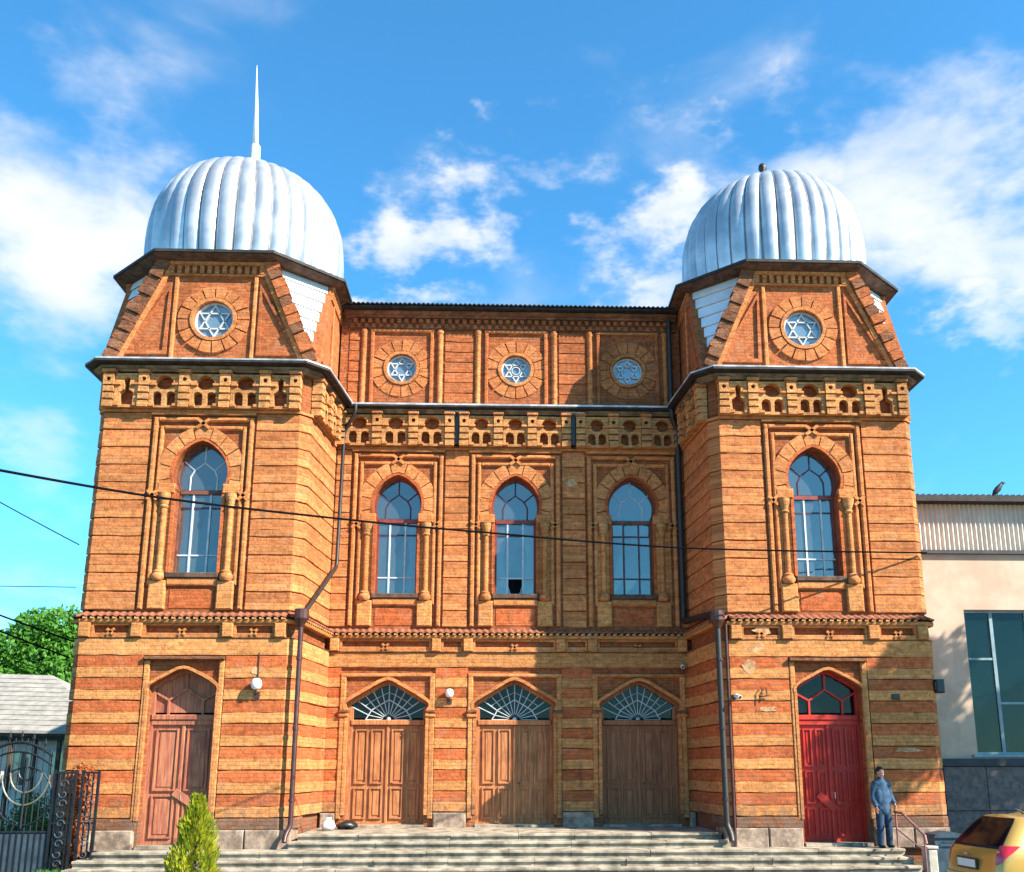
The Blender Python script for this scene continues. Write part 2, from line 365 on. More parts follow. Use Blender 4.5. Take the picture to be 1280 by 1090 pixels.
# ------------------------------------------------------------------ ground
g = MB(); g.add([(-400, -300, -.55), (400, -300, -.55), (400, 900, -.55), (-400, 900, -.55)], [(0, 1, 2, 3)]); structure(g.build('ground', 'paving', recalc=False))
g = MB(); g.add([(-30, -9, -.545), (-8.6, -9, -.545), (-8.6, -.95, -.545), (-30, -.95, -.545)], [(0, 1, 2, 3)]); structure(g.build('lawn', 'soil_grass', recalc=False))
g = MB(); g.add([(-30, .2, -.545), (-10.6, .2, -.545), (-10.6, 7, -.545), (-30, 7, -.545)], [(0, 1, 2, 3)]); structure(g.build('garden_bed', 'soil_grass', recalc=False))

# ------------------------------------------------------------------ the synagogue
SY = empty('synagogue', (0, 2.6, -.5), 'red and yellow banded brick synagogue with two ribbed silver domes', 'synagogue')
D = 2.67; XC = .1
JO = [0, .60, 1.12, 1.65, 2.18, 2.70, 3.23, 3.74, 4.27]         # lower storey joints
ZU = [5.35+i*(10.28-5.35)/11 for i in range(12)]                # upper storey joints
ARCH = [(.56, 8.30), (.54, 8.33), (.61, 8.44), (.655, 8.62), (.655, 8.84), (.60, 9.05), (.49, 9.23), (.33, 9.39), (.15, 9.51), (0, 9.56)]
ARCH_S = [ARCH[0]]+smooth_curve(ARCH[1:], 1)
def win_outline(cx, z0=6.25): h = ARCH_S; return [(cx-.56, z0), (cx+.56, z0)]+[(cx+a, b) for a, b in h]+[(cx-a, b) for a, b in reversed(h[:-1])]
TDA = smooth_curve([(.78, 3.40), (.80, 3.55), (.66, 3.66), (.30, 3.86), (.12, 3.95), (0, 3.97)], 1)
CDA = [(1.0, 3.10)]+smooth_curve([(1.0, 3.18), (1.06, 3.26), (1.07, 3.36), (.92, 3.46), (.40, 3.77), (.16, 3.91), (0, 3.95)], 1)
def arch_outline(cx, hw, z0, cur): return [(cx-hw, z0), (cx+hw, z0)]+[(cx+a, b) for a, b in cur]+[(cx-a, b) for a, b in reversed(cur[:-1])]

def course(path, z0, z1, mat, base, face, name, seed, c0=.010, c1=.010):
    """one projecting brick course along a plan path, its face a little uneven"""
    rnd = random.Random(seed)
    pts = []
    for i in range(len(path)-1):
        a, b = path[i], path[i+1]; n = max(1, int(math.dist(a, b)/.34))
        for k in range(n): pts.append((a[0]+(b[0]-a[0])*k/n, a[1]+(b[1]-a[1])*k/n))
    pts.append(path[-1])
    mb = MB(); h = z1-z0
    prof = [(base-.03, z0), (base, z0), (face-c0, z0), (face, z0+c0), (face+.002, z0+h*.5), (face, z1-c1), (face-c1, z1), (base, z1), (base-.03, z1)]
    mb.sweep(pts, prof)
    k = len(prof)
    for i, v in enumerate(mb.v):
        if 2 <= i % k <= 6:
            q = mnoise.noise(Vector((v.x*2.3+seed*1.7, v.y*2.3, v.z*5)))*.020; v.y += q; v.z += mnoise.noise(Vector((v.x*2.6, v.y*2+9, round(seed)*.37)))*.022
    return mb.build(name, mat, SY, smooth=True, auto=25)

def window(cx, y, pale, ajar=False, curtain=0):
    """arched window with its brick surround; y = wall plane"""
    o0 = win_outline(cx)
    WD = MB().plate(o0, [offset_poly(o0, -.055)], y+.30, y+.38).build('window', 'frame_red' if not pale else 'frame_brown', SY)
    mu = 'frame_pale' if pale else 'muntin_dark'
    MB().box(cx-.53, cx+.53, y+.28, y+.37, 8.27, 8.37).build('transom', 'frame_red' if not pale else 'frame_brown', WD)
    mu2 = 'frame_pale' if pale != 0 else 'frame_pale'
    for dx in (-.21, .21): MB().box(cx+dx-.022, cx+dx+.022, y+.30, y+.36, 6.30, 8.28).build('mullion', 'frame_pale' if pale < 2 else 'muntin_dark', WD)
    for zz in (6.74, 7.93): MB().box(cx-.51, cx+.51, y+.305, y+.355, zz-.018, zz+.018).build('glazing_bar', 'frame_pale' if (zz < 7 and pale < 2) else 'muntin_dark', WD)
    ia = [(cx-.33, y+.33, 8.36), (cx-.33, y+.33, 8.72), (cx-.24, y+.33, 8.90), (cx, y+.33, 9.08), (cx+.24, y+.33, 8.90), (cx+.33, y+.33, 8.72), (cx+.33, y+.33, 8.36)]
    MB().tube(ia, .022, 6).build('glazing_bar', mu, WD)
    for a, b in (((cx, 9.08), (cx, 9.5)), ((cx-.25, 8.90), (cx-.50, 9.12)), ((cx+.25, 8.90), (cx+.50, 9.12))):
        MB().tube([(a[0], y+.33, a[1]), (b[0], y+.33, b[1])], .02, 6).build('glazing_bar', mu, WD)
    rnd = random.Random(int(cx*100))
    xs = [-.51, -.21, .21, .51]; zs = [6.30, 6.74, 7.93, 8.28]
    for i in range(3):
        for j in range(3):
            if ajar and i == 1 and j == 0: continue
            t = [rnd.uniform(-.006, .006) for _ in range(4)]
            a, b, c, d_ = cx+xs[i], cx+xs[i+1], zs[j], zs[j+1]
            MB().add([(a, y+.335+t[0], c), (b, y+.335+t[1], c), (b, y+.335+t[2], d_), (a, y+.335+t[3], d_)], [(0, 1, 2, 3)]).build('pane', 'glass', WD, recalc=False)
    lp = offset_poly(win_outline(cx, 8.37), -.03)
    MB().add([(a, y+.335, b) for a, b in lp], [tuple(range(len(lp)))]).build('pane', 'glass', WD, recalc=False)
    if curtain:
        for sg in ((1, -1) if curtain == 2 else (1,)):
            pts = []; c = MB(); nz = 8
            vs = []; n = 16
            for k in range(nz+1):
                z = 8.25-1.9*k/nz; wd = .40-.22*math.sin(math.pi*min(1, k/nz*1.0))*.9
                for i in range(n+1): f = i/n; vs.append((cx+sg*(.52-wd*f), y+.50+.025*math.sin(f*22+k*.4), z))
            fs = [(k*(n+1)+i, k*(n+1)+i+1, (k+1)*(n+1)+i+1, (k+1)*(n+1)+i) for k in range(nz) for i in range(n)]
            MB().add(vs, fs).build('curtain', 'curtain', WD, smooth=True, recalc=False)
    # sill and panel beneath
    SL = MB().cbox(cx-.62, cx+.62, y-.07, y+.30, 6.12, 6.25, .02).build('window_sill', 'soffit_brown', SY)
    MB().cbox(cx-.60, cx+.60, y-.035, y+.1, 5.93, 6.115, .03).build('sill_moulding', 'brick_trim', SY)
    MB().cbox(cx-.52, cx+.52, y+.03, y+.1, 5.40, 5.86, .01).build('apron_panel', 'brick_red', SY)
    # reveal moulding round the opening
    oo = offset_poly(o0, .075)
    k = len(o0); ring = MB()
    hi = lambda q: [(x, max(z, 6.26)) for x, z in q[1:]+q[:1]]; ring.strip(hi(offset_poly(o0, .004)), hi(oo), y-.015, y+.085)
    ring.build('reveal_moulding', 'brick_red', SY)
    # voussoirs
    cur = [(-a, b) for a, b in ARCH_S[1:]]+[(a, b) for a, b in reversed(ARCH_S[1:-1])]
    cur = resample(cur, 88)
    def nrm_at(i):
        a, b = Vector(cur[max(0, i-1)]), Vector(cur[min(len(cur)-1, i+1)]); d = (b-a).normalized(); return Vector((-d.y, d.x))
    nV = 11; step = 88//nV
    for j in range(nV):
        ids = list(range(j*step, (j+1)*step+1)); q = []
        lo = [Vector(cur[i])+nrm_at(i)*.08 for i in ids]; hi = []
        for i in ids:
            r_ = .40 if not (j in (0, nV-1)) else .36
            v = Vector(cur[i]); c0 = Vector((0, 8.72)); dv = (v-c0).normalized(); hi.append(v+(nrm_at(i)*.5+dv*.5).normalized()*r_)
        gap = .028
        d0 = (lo[-1]-lo[0]).normalized(); lo[0] += d0*gap/2; lo[-1] -= d0*gap/2; d1 = (hi[-1]-hi[0]).normalized(); hi[0] += d1*gap/2; hi[-1] -= d1*gap/2
        poly = [(cx+v.x, v.y) for v in lo]+[(cx+v.x, v.y) for v in reversed(hi)]
        poly = [(max(cx-.99, min(cx+.99, a)), b) for a, b in poly]
        MB().prism(poly, y-.02+random.uniform(-.012, .012), y+.09).build('voussoir', 'brick_vous', SY)
    for sg in (-1, 1):
        X = lambda a: cx+sg*a
        # jamb wall between opening and frame, impost, colonnette
        MB().box(min(X(.64), X(.66+.3)), max(X(.64), X(.96)), y+.035, y+.09, 6.2, 8.3).build('jamb', 'brick_yellow', SY)
        MB().cbox(min(X(.57), X(.98)), max(X(.57), X(.98)), y-.045, y+.08, 8.22, 8.46, .02).build('impost', 'brick_trim', SY)
        cl = MB().lathe(X(.80), y-.005, [(.072, 6.30), (.068, 7.86)], 12).build('colonnette', 'brick_trim', SY, smooth=True, auto=40)
        MB().lathe(X(.80), y-.005, [(.085, 7.84), (.11, 7.88), (.085, 7.92), (.10, 7.98), (.145, 8.12), (.145, 8.21)], 12).build('capital', 'brick_frieze', cl, smooth=True, auto=40)
        MB().lathe(X(.80), y-.005, [(.12, 6.06), (.165, 6.12), (.165, 6.18), (.12, 6.24), (.125, 6.28), (.085, 6.32)], 12).build('column_base', 'brick_trim', cl, smooth=True, auto=40)
        MB().cbox(X(.80)-.20, X(.80)+.20, y-.06, y+.1, 5.37, 6.06, .03).build('pedestal', 'brick_yellow', SY)
        # double frame strips
        for a, zt, z0, wd in ((1.165, 10.16, 5.37, .115), (1.005, 9.94, 5.95, .10)):
            MB().cbox(X(a)-wd/2, X(a)+wd/2, y-.055 if a > 1.1 else y-.03, y+.1, z0, zt, .03).build('frame_strip', 'brick_trim', SY)
        for s2 in (-1, 1):
            MB().add(*rotbar(X(1.085), 8.16, s2*.75, .34, .075, y-.075, y+.0)).build('frame_knot', 'brick_trim', SY)
    for a, z in ((1.105, 10.105), (.953, 9.89)):
        for sg in (-1, 1): MB().cbox(min(cx+sg*.14, cx+sg*a), max(cx+sg*.14, cx+sg*a), y-.057 if a > 1 else y-.032, y+.1, z-.052, z+.052, .03).build('frame_strip', 'brick_trim', SY)
    for s2 in (-1, 1): MB().add(*rotbar(cx, 9.995, s2*.66, .40, .08, y-.072, y+.02)).build('frame_knot', 'brick_trim', SY)
    # projecting hood mould over the frame
    MB().box(cx-1.27, cx+1.27, y-.075, y+.09, 10.215, 10.275).build('hood_mould', 'brick_trim', SY)
    # near-black panel standing in for the unlit room behind
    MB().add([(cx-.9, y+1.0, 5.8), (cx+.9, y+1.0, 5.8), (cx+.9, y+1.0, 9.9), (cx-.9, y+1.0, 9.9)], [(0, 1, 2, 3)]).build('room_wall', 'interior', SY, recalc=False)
def rotbar(cx, cz, ang, ln, wd, y0, y1):
    c, s_ = math.cos(ang), math.sin(ang); p = [(-ln/2, -wd/2), (ln/2, -wd/2), (ln/2, wd/2), (-ln/2, wd/2)]
    q = [(cx+a*c-b*s_, cz+a*s_+b*c) for a, b in p]
    return [(x, y0, z) for x, z in q]+[(x, y1, z) for x, z in q], [(0, 1, 2, 3), (7, 6, 5, 4), (0, 4, 5, 1), (1, 5, 6, 2), (2, 6, 7, 3), (3, 7, 4, 0)]

def rosette(cx, cz, y, r, Ro, style, mats):
    ring = MB().plate(circ(cx, cz, r+.09, 36), [circ(cx, cz, r+.003, 36)], y-.05, y+.12).build('round_window_moulding', 'brick_trim', SY)
    n = 16
    for j in range(n):
        if j == 12 and style == 0: pass
        a0 = 2*math.pi*(j+.06)/n; a1 = 2*math.pi*(j+.94)/n
        o = [(cx+Ro*math.cos(a0+(a1-a0)*k/4), cz+Ro*math.sin(a0+(a1-a0)*k/4)) for k in range(5)]; i = [(cx+(r+.11)*math.cos(a1+(a0-a1)*k/4), cz+(r+.11)*math.sin(a1+(a0-a1)*k/4)) for k in range(5)]
        MB().prism(o+i, y-.022+random.uniform(-.012, .012), y+.1).build('voussoir', mats[1], SY)
    W = MB().plate(circ(cx, cz, r, 36), [circ(cx, cz, r-.05, 36)], y+.085, y+.2).build('round_window', 'frame_pale', SY)
    for k in range(12):      # twelve glass pieces of the star window
        a = 2*math.pi*k/12; b = 2*math.pi*(k+1)/12; rr = r-.04
        t = random.uniform(-.008, .008)
        MB().add([(cx, y+.13, cz), (cx+rr*math.cos(a), y+.13+t, cz+rr*math.sin(a)), (cx+rr*math.cos((a+b)/2), y+.13, cz+rr*math.sin((a+b)/2)), (cx+rr*math.cos(b), y+.13-t, cz+rr*math.sin(b))], [(0, 1, 2, 3)]).build('pane', 'glass_star', W, recalc=False)
    rs = r-.045
    for t0 in ((0, math.pi) if style != 3 else (0, math.pi)):
        tri = [(cx+rs*math.cos(t0+math.pi/2+2*math.pi*k/3), cz+rs*math.sin(t0+math.pi/2+2*math.pi*k/3)) for k in range(3)]
        MB().plate(tri, [offset_poly(tri, -.034)], y+.08, y+.15 if t0 == 0 else y+.147).build('star_bars', 'frame_pale', W)
    if style == 1 and r < .45: MB().plate(circ(cx, cz, rs*.33, 20), [circ(cx, cz, rs*.27, 20)], y+.082, y+.14).build('ring_bar', 'frame_pale', W)
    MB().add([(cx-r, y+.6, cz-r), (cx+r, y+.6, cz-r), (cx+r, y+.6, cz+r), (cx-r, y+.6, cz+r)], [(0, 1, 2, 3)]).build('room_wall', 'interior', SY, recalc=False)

def frieze(pillars, kinds, y, T=None, mat='brick_frieze'):
    """corbel frieze: pillars at x, bays between them"""
    z0, z1 = 10.36, 11.30; pw = .125
    for i, x in enumerate(pillars):
        p = MB(T)
        p.plate([(x-pw, z0+.56), (x+pw, z0+.56), (x+pw, z0+.86), (x-pw, z0+.86)], [circ(x, z0+.71, .055, 10)], y-.24, y+.02)
        for a, b in ((0, .15), (.20, .33), (.38, .52)): p.box(x-pw, x+pw, y-.235, y+.02, z0+a, z0+b)
        p.box(x-.10, x+.10, y-.15, y+.02, z0+.1, z0+.6)
        P_ = p.build('frieze_pillar', mat, SY)
        MB(T).cbox(x-pw-.025, x+pw+.025, y-.28, y+.02, z0+.885, z0+.965, .015).build('pillar_cap', 'brick_trim', P_)
    for i in range(len(pillars)-1):
        a, b = pillars[i]+pw+.01, pillars[i+1]-pw-.01; c = (a+b)/2; wd = b-a
        if wd < .15: continue
        o = [(a, z0), (b, z0), (b, z0+.88), (a, z0+.88)]
        if kinds[i] == 'A':
            r1 = min(.225, wd*.32); r2 = min(.115, wd*.165); off = wd*.225
            up_ = circ(c, z0+.61, r1, 12, 0, math.pi, False)+[(c-r1*.9, z0+.55), (c-.07, z0+.47), (c+.07, z0+.47), (c+r1*.9, z0+.55)]
            l1 = [(c-off-r2, z0+.06), (c-off+r2, z0+.06)]+circ(c-off, z0+.30, r2, 8, 0, math.pi, False)
            l2 = [(c+off-r2, z0+.06), (c+off+r2, z0+.06)]+circ(c+off, z0+.30, r2, 8, 0, math.pi, False)
            hs = [up_, l1, l2]
        else:
            hs = [[(c-.16, z0+.06), (c+.16, z0+.06), (c+.17, z0+.38), (c+.06, z0+.46), (c+.075, z0+.72), (c, z0+.8), (c-.075, z0+.72), (c-.06, z0+.46), (c-.17, z0+.38)]]
        B = MB(T).plate(o, hs, y-.165, y+.02).build('frieze_arcade', mat, SY)
        for sg in (-1, 1):
            MB(T).cbox(c+sg*wd*.40-.07, c+sg*wd*.40+.07, y-.20, y-.15, z0+.02, z0+.10, .01).build('impost_brick', 'brick_trim', B)
            MB(T).cbox(c+sg*wd*.38-.085, c+sg*wd*.38+.085, y-.225, y-.15, z0+.555, z0+.62, .01).build('impost_brick', 'brick_trim', B)

def door_leaf(x0, x1, z0, z1, y, cols, rows, mat, parent):
    MB().box(x0, x1, y, y+.07, z0, z1).build('leaf', mat, parent)
    st = .09; wc = (x1-x0-st*(cols+1))/cols; tot = sum(rows); zz = z0+.14; H = (z1-z0-.14-st*len(rows))
    for rr in rows:
        h = H*rr/tot
        for k in range(cols):
            a = x0+st+k*(wc+st)
            MB().plate([(a, zz), (a+wc, zz), (a+wc, zz+h), (a, zz+h)], [[(a+.035, zz+.035), (a+wc-.035, zz+.035), (a+wc-.035, zz+h-.035), (a+.035, zz+h-.035)]], y-.045, y+.01).build('panel_moulding', mat, parent)
            MB().cbox(a+.075, a+wc-.075, y-.018, y+.01, zz+.08, zz+h-.08, .016).build('door_panel', mat, parent)
        zz += h+st

def centre_door(cx, mat, seed):
    y = D; o = arch_outline(cx, 1.0, .25, CDA)
    dr = MB().plate(o, [offset_poly(o, -.085)], y+.28, y+.40).build('door', mat, SY)
    MB().cbox(cx-.97, cx+.97, y+.24, y+.38, 2.80, 2.94, .02).build('door_transom', mat, dr)
    door_leaf(cx-.93, cx-.012, .30, 2.79, y+.33, 2, [.36, .64], mat, dr); door_leaf(cx+.012, cx+.93, .30, 2.79, y+.33, 2, [.36, .64], mat, dr)
    MB().cbox(cx-.035, cx+.035, y+.29, y+.35, .30, 2.79, .012).build('astragal', mat, dr)
    MB().tube([(cx+.09, y+.32, 1.32), (cx+.09, y+.27, 1.32), (cx+.16, y+.27, 1.32)], .013, 6).build('handle', 'pipe_dark', dr)
    lp = [(a, max(b, 2.94)) for a, b in offset_poly(arch_outline(cx, 1.0, 2.94, CDA), -.05)]
    MB().add([(a, y+.37, b) for a, b in lp], [tuple(range(len(lp)))]).build('pane', 'glass_dark', dr, recalc=False)
    c0 = (cx, 2.95)
    penta = [(cx-.60, 2.95), (cx-.45, 3.20), (cx, 3.47), (cx+.45, 3.20), (cx+.60, 2.95)]
    rim = [(cx-.98, 3.05), (cx-.96, 3.30), (cx-.45, 3.66), (cx, 3.86), (cx+.45, 3.66), (cx+.96, 3.30), (cx+.98, 3.05)]
    rnd = random.Random(seed); fan = MB(); fan.tube([(a, y+.345, b) for a, b in penta], .016, 6)
    pp = resample(penta, 12); rr = resample(rim, 12)
    for k in range(13):
        fan.tube([(cx+(pp[k][0]-cx)*.28, y+.35, 2.95+(pp[k][1]-2.95)*.28), (pp[k][0], y+.35, pp[k][1])], .011, 5)
        if k % 1 == 0 and 0 < k < 12: fan.tube([(pp[k][0], y+.345, pp[k][1]), (rr[k][0], y+.345, rr[k][1])], .014, 5)
    mid = [((a[0]+b[0])/2, (a[1]+b[1])/2) for a, b in zip(pp, rr)]
    fan.tube([(a, y+.35, b) for a, b in mid[2:11]], .008, 5)
    fan.lathe(cx, y+.35, [(.06, 2.94), (.05, 2.99), (.01, 3.02)], 8)
    fan.build('fanlight_bars', 'frame_pale', dr)
    # surround
    oo = offset_poly(o, .085)
    hi = lambda q: [(a, max(b, .55)) for a, b in q[1:]+q[:1]]; MB().strip(hi(offset_poly(o, .003)), hi(oo), y-.055, y+.09).build('arch_moulding', 'brick_trim', SY)
    MB().plate([(cx-1.225, .5), (cx+1.225, .5), (cx+1.225, 4.13), (cx-1.225, 4.13)], [[(cx-1.12, .499), (cx+1.12, .499), (cx+1.12, 4.03), (cx-1.12, 4.03)]], y-.045, y+.085).build('portal_frame', 'brick_yellow', SY) if False else None
    for sg in (-1, 1):
        MB().cbox(min(cx+sg*1.09, cx+sg*1.225), max(cx+sg*1.09, cx+sg*1.225), y-.045, y+.085, .45, 4.12, .02).build('portal_pilaster', 'brick_yellow', SY)
        MB().cbox(min(cx+sg*.99, cx+sg*1.25), max(cx+sg*.99, cx+sg*1.25), y-.09, y+.085, 3.00, 3.07, .015).build('impost', 'brick_trim', SY)
        MB().cbox(min(cx+sg*.99, cx+sg*1.25), max(cx+sg*.99, cx+sg*1.25), y-.085, y+.085, 3.11, 3.17, .015).build('impost', 'brick_dark', SY)
    MB().cbox(cx-1.225, cx+1.225, y-.047, y+.085, 4.03, 4.125, .02).build('portal_lintel', 'brick_trim', SY)
    MB().box(cx-1.0, cx+1.0, y-.1, y+.6, .20, .30).build('threshold', 'stone_step', SY)
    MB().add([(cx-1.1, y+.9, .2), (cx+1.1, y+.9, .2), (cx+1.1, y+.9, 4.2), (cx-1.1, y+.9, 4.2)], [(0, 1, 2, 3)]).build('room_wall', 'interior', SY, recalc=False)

def tower_door(cx, mat, red):
    y = -.05; o = arch_outline(cx, .78, -.06, TDA)
    dr = MB().plate(o, [offset_poly(o, -.075)], y+.30, y+.43).build('door', mat, SY)
    if red: dr['label'] = 'glossy red painted double door'
    MB().cbox(cx-.75, cx+.75, y+.26, y+.40, 2.80, 2.93, .02).build('door_transom', mat, dr)
    MB().cbox(cx-.75, cx+.75, y+.29, y+.40, 2.69, 2.805, .01).build('door_transom', 'plate_white' if False else mat, dr)
    rows = [.30, .36, .42] if red else [.42, .62]
    for a, b in ((cx-.70, cx-.012), (cx+.012, cx+.70)): door_leaf(a, b, 0.02, 2.70, y+.35, 2 if red else 1, rows, mat, dr)
    MB().cbox(cx-.04, cx+.04, y+.31, y+.37, .02, 2.70, .012).build('astragal', mat, dr)
    MB().add(*rotbar(cx+(-.14 if red else .12), .92 if red else 1.05, -.75 if red else -.55, .52, .17, y+.27, y+.33)).build('lock_plate', mat, dr)
    MB().tube([(cx+.06, y+.33, 1.0), (cx+.06, y+.27, 1.0), (cx+.06, y+.27, 1.14)], .012, 6).build('handle', 'chrome', dr)
    lp = [(a, max(b, 2.93)) for a, b in offset_poly(arch_outline(cx, .78, 2.93, TDA), -.05)]
    MB().add([(a, y+.40, b) for a, b in lp], [tuple(range(len(lp)))]).build('pane', 'glass_dark' if red else 'wood_plum', dr, recalc=False)
    for pts in (((-.74, 3.46), (-.40, 3.27)), ((-.40, 3.27), (0, 3.53)), ((0, 3.53), (.40, 3.27)), ((.40, 3.27), (.74, 3.46)), ((0, 3.53), (0, 3.92)), ((-.40, 3.27), (-.40, 2.92)), ((.40, 3.27), (.40, 2.92))):
        (a, b), (c, d_) = pts; ln = math.dist((a, b), (c, d_))
        MB().add(*rotbar(cx+(a+c)/2, (b+d_)/2, math.atan2(d_-b, c-a), ln+.02, .045, y+.34+random.uniform(0, .004), y+.40)).build('fanlight_bar', mat, dr)
    oo = offset_poly(o, .07)
    hi = lambda q: [(a, max(b, .55)) for a, b in q[1:]+q[:1]]; MB().strip(hi(offset_poly(o, .003)), hi(oo), y-.02, y+.09).build('arch_moulding', 'brick_trim', SY)
    for sg in (-1, 1):
        MB().cbox(min(cx+sg*.80, cx+sg*.93), max(cx+sg*.80, cx+sg*.93), y-.005, y+.085, .55, 4.16, .02).build('portal_pilaster', 'brick_yellow', SY)
    MB().cbox(cx-.93, cx+.93, y-.09, y+.085, 4.17, 4.25, .015).build('portal_lintel', 'brick_dark', SY)
    MB().box(cx-.78, cx+.78, y-.02, y+.5, -.055, .018).build('threshold', 'stone_step', SY)
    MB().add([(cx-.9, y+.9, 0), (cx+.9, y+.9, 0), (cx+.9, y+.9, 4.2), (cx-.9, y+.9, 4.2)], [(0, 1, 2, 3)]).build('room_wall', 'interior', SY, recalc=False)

# ---- towers
UB = 2.80
def tower(tx, s, left):
    T = lambda u, y, z: (tx+s*u, y, z)
    W_ = lambda pts: [(tx+s*u, y) for u, y in pts]
    def wpath(pts):           # world path running left to right so that outward is to the right-hand normal
        p = W_(pts); return p if s > 0 else p[::-1]
    # core wall with the window, door and round openings
    hol = [offset_poly(win_outline(0), .0), arch_outline(0, .78, -.1, TDA)]
    MB(T).plate([(-2.40, -.5), (2.36, -.5), (2.36, 11.75), (-2.40, 11.75)], hol, .045, .5).build('wall', 'brick_core', SY)
    inner = [(2.33, 0), (2.57, .24), (UB, D+.3)]; fullout0 = [(-2.60, 5.25), (-2.60, .17), (-2.43, 0), (-2.2, 0)]
    MB().sweep(wpath(inner), [(-.40, -.5), (-.045, -.5), (-.045, 11.75), (-.40, 11.75)]).build('wall', 'brick_core', SY)
    MB().sweep(wpath(fullout0), [(-.40, -.5), (-.045, -.5), (-.045, 11.75), (-.40, 11.75)]).build('wall', 'brick_core', SY)
    MB(T).box(-2.4, 2.5, 1.3, 5.2, -.5, 11.7).build('wall', 'interior', SY)
    MB(T).box(-2.5, 2.5, .1, 5.25, 11.68, 11.78).build('roof_slab', 'zinc', SY)
    # upper storey courses
    fullin = [(1.29, 0), (2.33, 0), (2.57, .24), (UB, D)]; fullout = [(-2.60, 5.2), (-2.60, .17), (-2.43, 0), (-1.29, 0)]
    for i in range(11):
        for k, p in enumerate((fullin, fullout)):
            mt = 'brick_orange'
            zm = ZU[i]+(ZU[i+1]-ZU[i])*(.40+.12*((i*5+k*3) % 4)/3)
            course(wpath(p), ZU[i]+.010, zm, 'brick_vous', -.04, .004, 'brick_course', i*7+k+int(tx*10), .010, .001)
            course(wpath(p), zm+.001, ZU[i+1]-.016, mt, -.04, 0.0, 'brick_course', i*9+k+int(tx*10), .001, .010)
    # lower storey courses: red above, yellow below
    for i in range(1, 8):
        zm = JO[i]+(JO[i+1]-JO[i])*.50
        for k, p in enumerate(([(.95, 0)]+fullin[1:], fullout[:3]+[(-.95, 0)])):
            course(wpath(p), JO[i]+.022, zm, 'brick_yellow', -.03, .045, 'brick_course', i*11+k, .010, .001)
            course(wpath(p), zm+.001, JO[i+1]+.001, 'brick_red', -.03, .040, 'brick_course', i*13+k+50, .001, .008)
    course(wpath(fullout[:3]+fullin[1:]), 4.285, 4.68, 'brick_yellow', -.06, .055, 'brick_course', 5)
    for k, p in enumerate(([(.82, 0)]+fullin[1:3]+[(2.66, .9)], fullout[:3]+[(-.82, 0)])):
        course(wpath(p), .36, .60, 'brick_dark', -.06, .055, 'plinth_course', k+3)
    for a, b in ((-2.50, -1.75), (-1.73, -.84), (.84, 1.62), (1.64, 2.40)):
        MB(T).cbox(a, b, -.085+random.uniform(-.01, .01), .2, -.10, .355, .025).build('plinth_block', 'plinth_stone', SY)
    MB(T).box(2.35, 2.62, .0, .95, -.1, .355).build('plinth_block', 'plinth_stone', SY)
    MB(T).box(-2.66, -2.3, .10, 5.2, -.5, .35).build('plinth_block', 'plinth_stone', SY)
    # string course with tiles
    brackets = [-2.35, -1.15, .95, 2.18]
    for u in brackets: MB(T).cbox(u-.13, u+.13, -.15, .06, 4.70, 5.03, .02).build('bracket', 'brick_yellow', SY)
    for a, b in zip(brackets[:-1], brackets[1:]):
        MB(T).plate([(a+.14, 4.70), (b-.14, 4.70), (b-.14, 5.03), (a+.14, 5.03)], [[(a+.19, 4.80), (b-.19, 4.80), (b-.19, 4.98), (a+.19, 4.98)]], -.075, .06).build('recessed_panel', 'brick_trim', SY)
        for q in (-1, 1): MB(T).add(*rotbar((a+b)/2, 4.82, q*.7, .22, .06, -.105, -.06)).build('panel_knot', 'brick_trim', SY)
    # frieze and cornice
    frieze([-2.33, -1.48, -.49, .5, 1.48, 2.22], 'BAAAB', 0, T)
    sp = inner[1:]
    d0 = Vector(sp[1])-Vector(sp[0]); ln = 2.43; d0.normalize(); nn = Vector((d0.y, -d0.x))
    TS = lambda u, y, z: T(sp[0][0]+d0.x*u-nn.x*y, sp[0][1]+d0.y*u-nn.y*y, z)
    frieze([.14, 1.0, 1.85], 'AA', 0, TS)
    MB(T).box(-2.64, -2.5, .10, 5.2, 10.36, 11.3).build('frieze_return', 'brick_frieze', SY)
    cp = wpath(fullout[:3]+[(2.33, 0), (2.57, .24), (UB, D)])
    MB().sweep(cp, [(-.1, 11.30), (.16, 11.30), (.16, 11.335), (.24, 11.37), (.24, 11.43), (-.1, 11.43)]).build('cornice', 'cornice_grey', SY)
    MB().sweep(cp, [(-.1, 11.435), (.34, 11.435), (.44, 11.46), (.44, 11.515), (-.1, 11.55)]).build('eave_board', 'soffit_dark', SY)
    gu = MB().sweep(cp, [(-.1, 11.70), (.38, 11.53), (.445, 11.515), (.45, 11.552), (.38, 11.58), (-.1, 11.76)]); gu.build('cornice_flashing', 'zinc_old', SY)
    MB().sweep(cp, [(-.05, 10.285), (.035, 10.285), (.035, 10.35), (-.05, 10.35)]).build('string_course', 'brick_trim', SY)
    # window and door
    window(tx, 0, 1 if left else 0, curtain=0 if left else 1)
    tower_door(tx, 'wood_plum' if left else 'paint_red', not left)
    # gables
    trap = [(-2.55, 11.70), (2.55, 11.70), (1.37, 14.45), (-1.37, 14.45)]
    cz = 12.83
    MB(T).plate(trap, [circ(0, cz, .50, 36)], .12, .45).build('gable', 'brick_attic', SY)
    rosette(tx, cz, .08, .50, .90, 0 if left else 1, ('brick_attic', 'brick_orange'))
    TG = lambda k: (lambda u, y, z: T(*[(u, y), (2.80-y, 2.65+u), (-2.80+y, 2.65+u)][k], z))
    for k in (1, 2): MB(TG(k)).plate(trap, [], .10, .40).build('gable', 'brick_attic', SY)
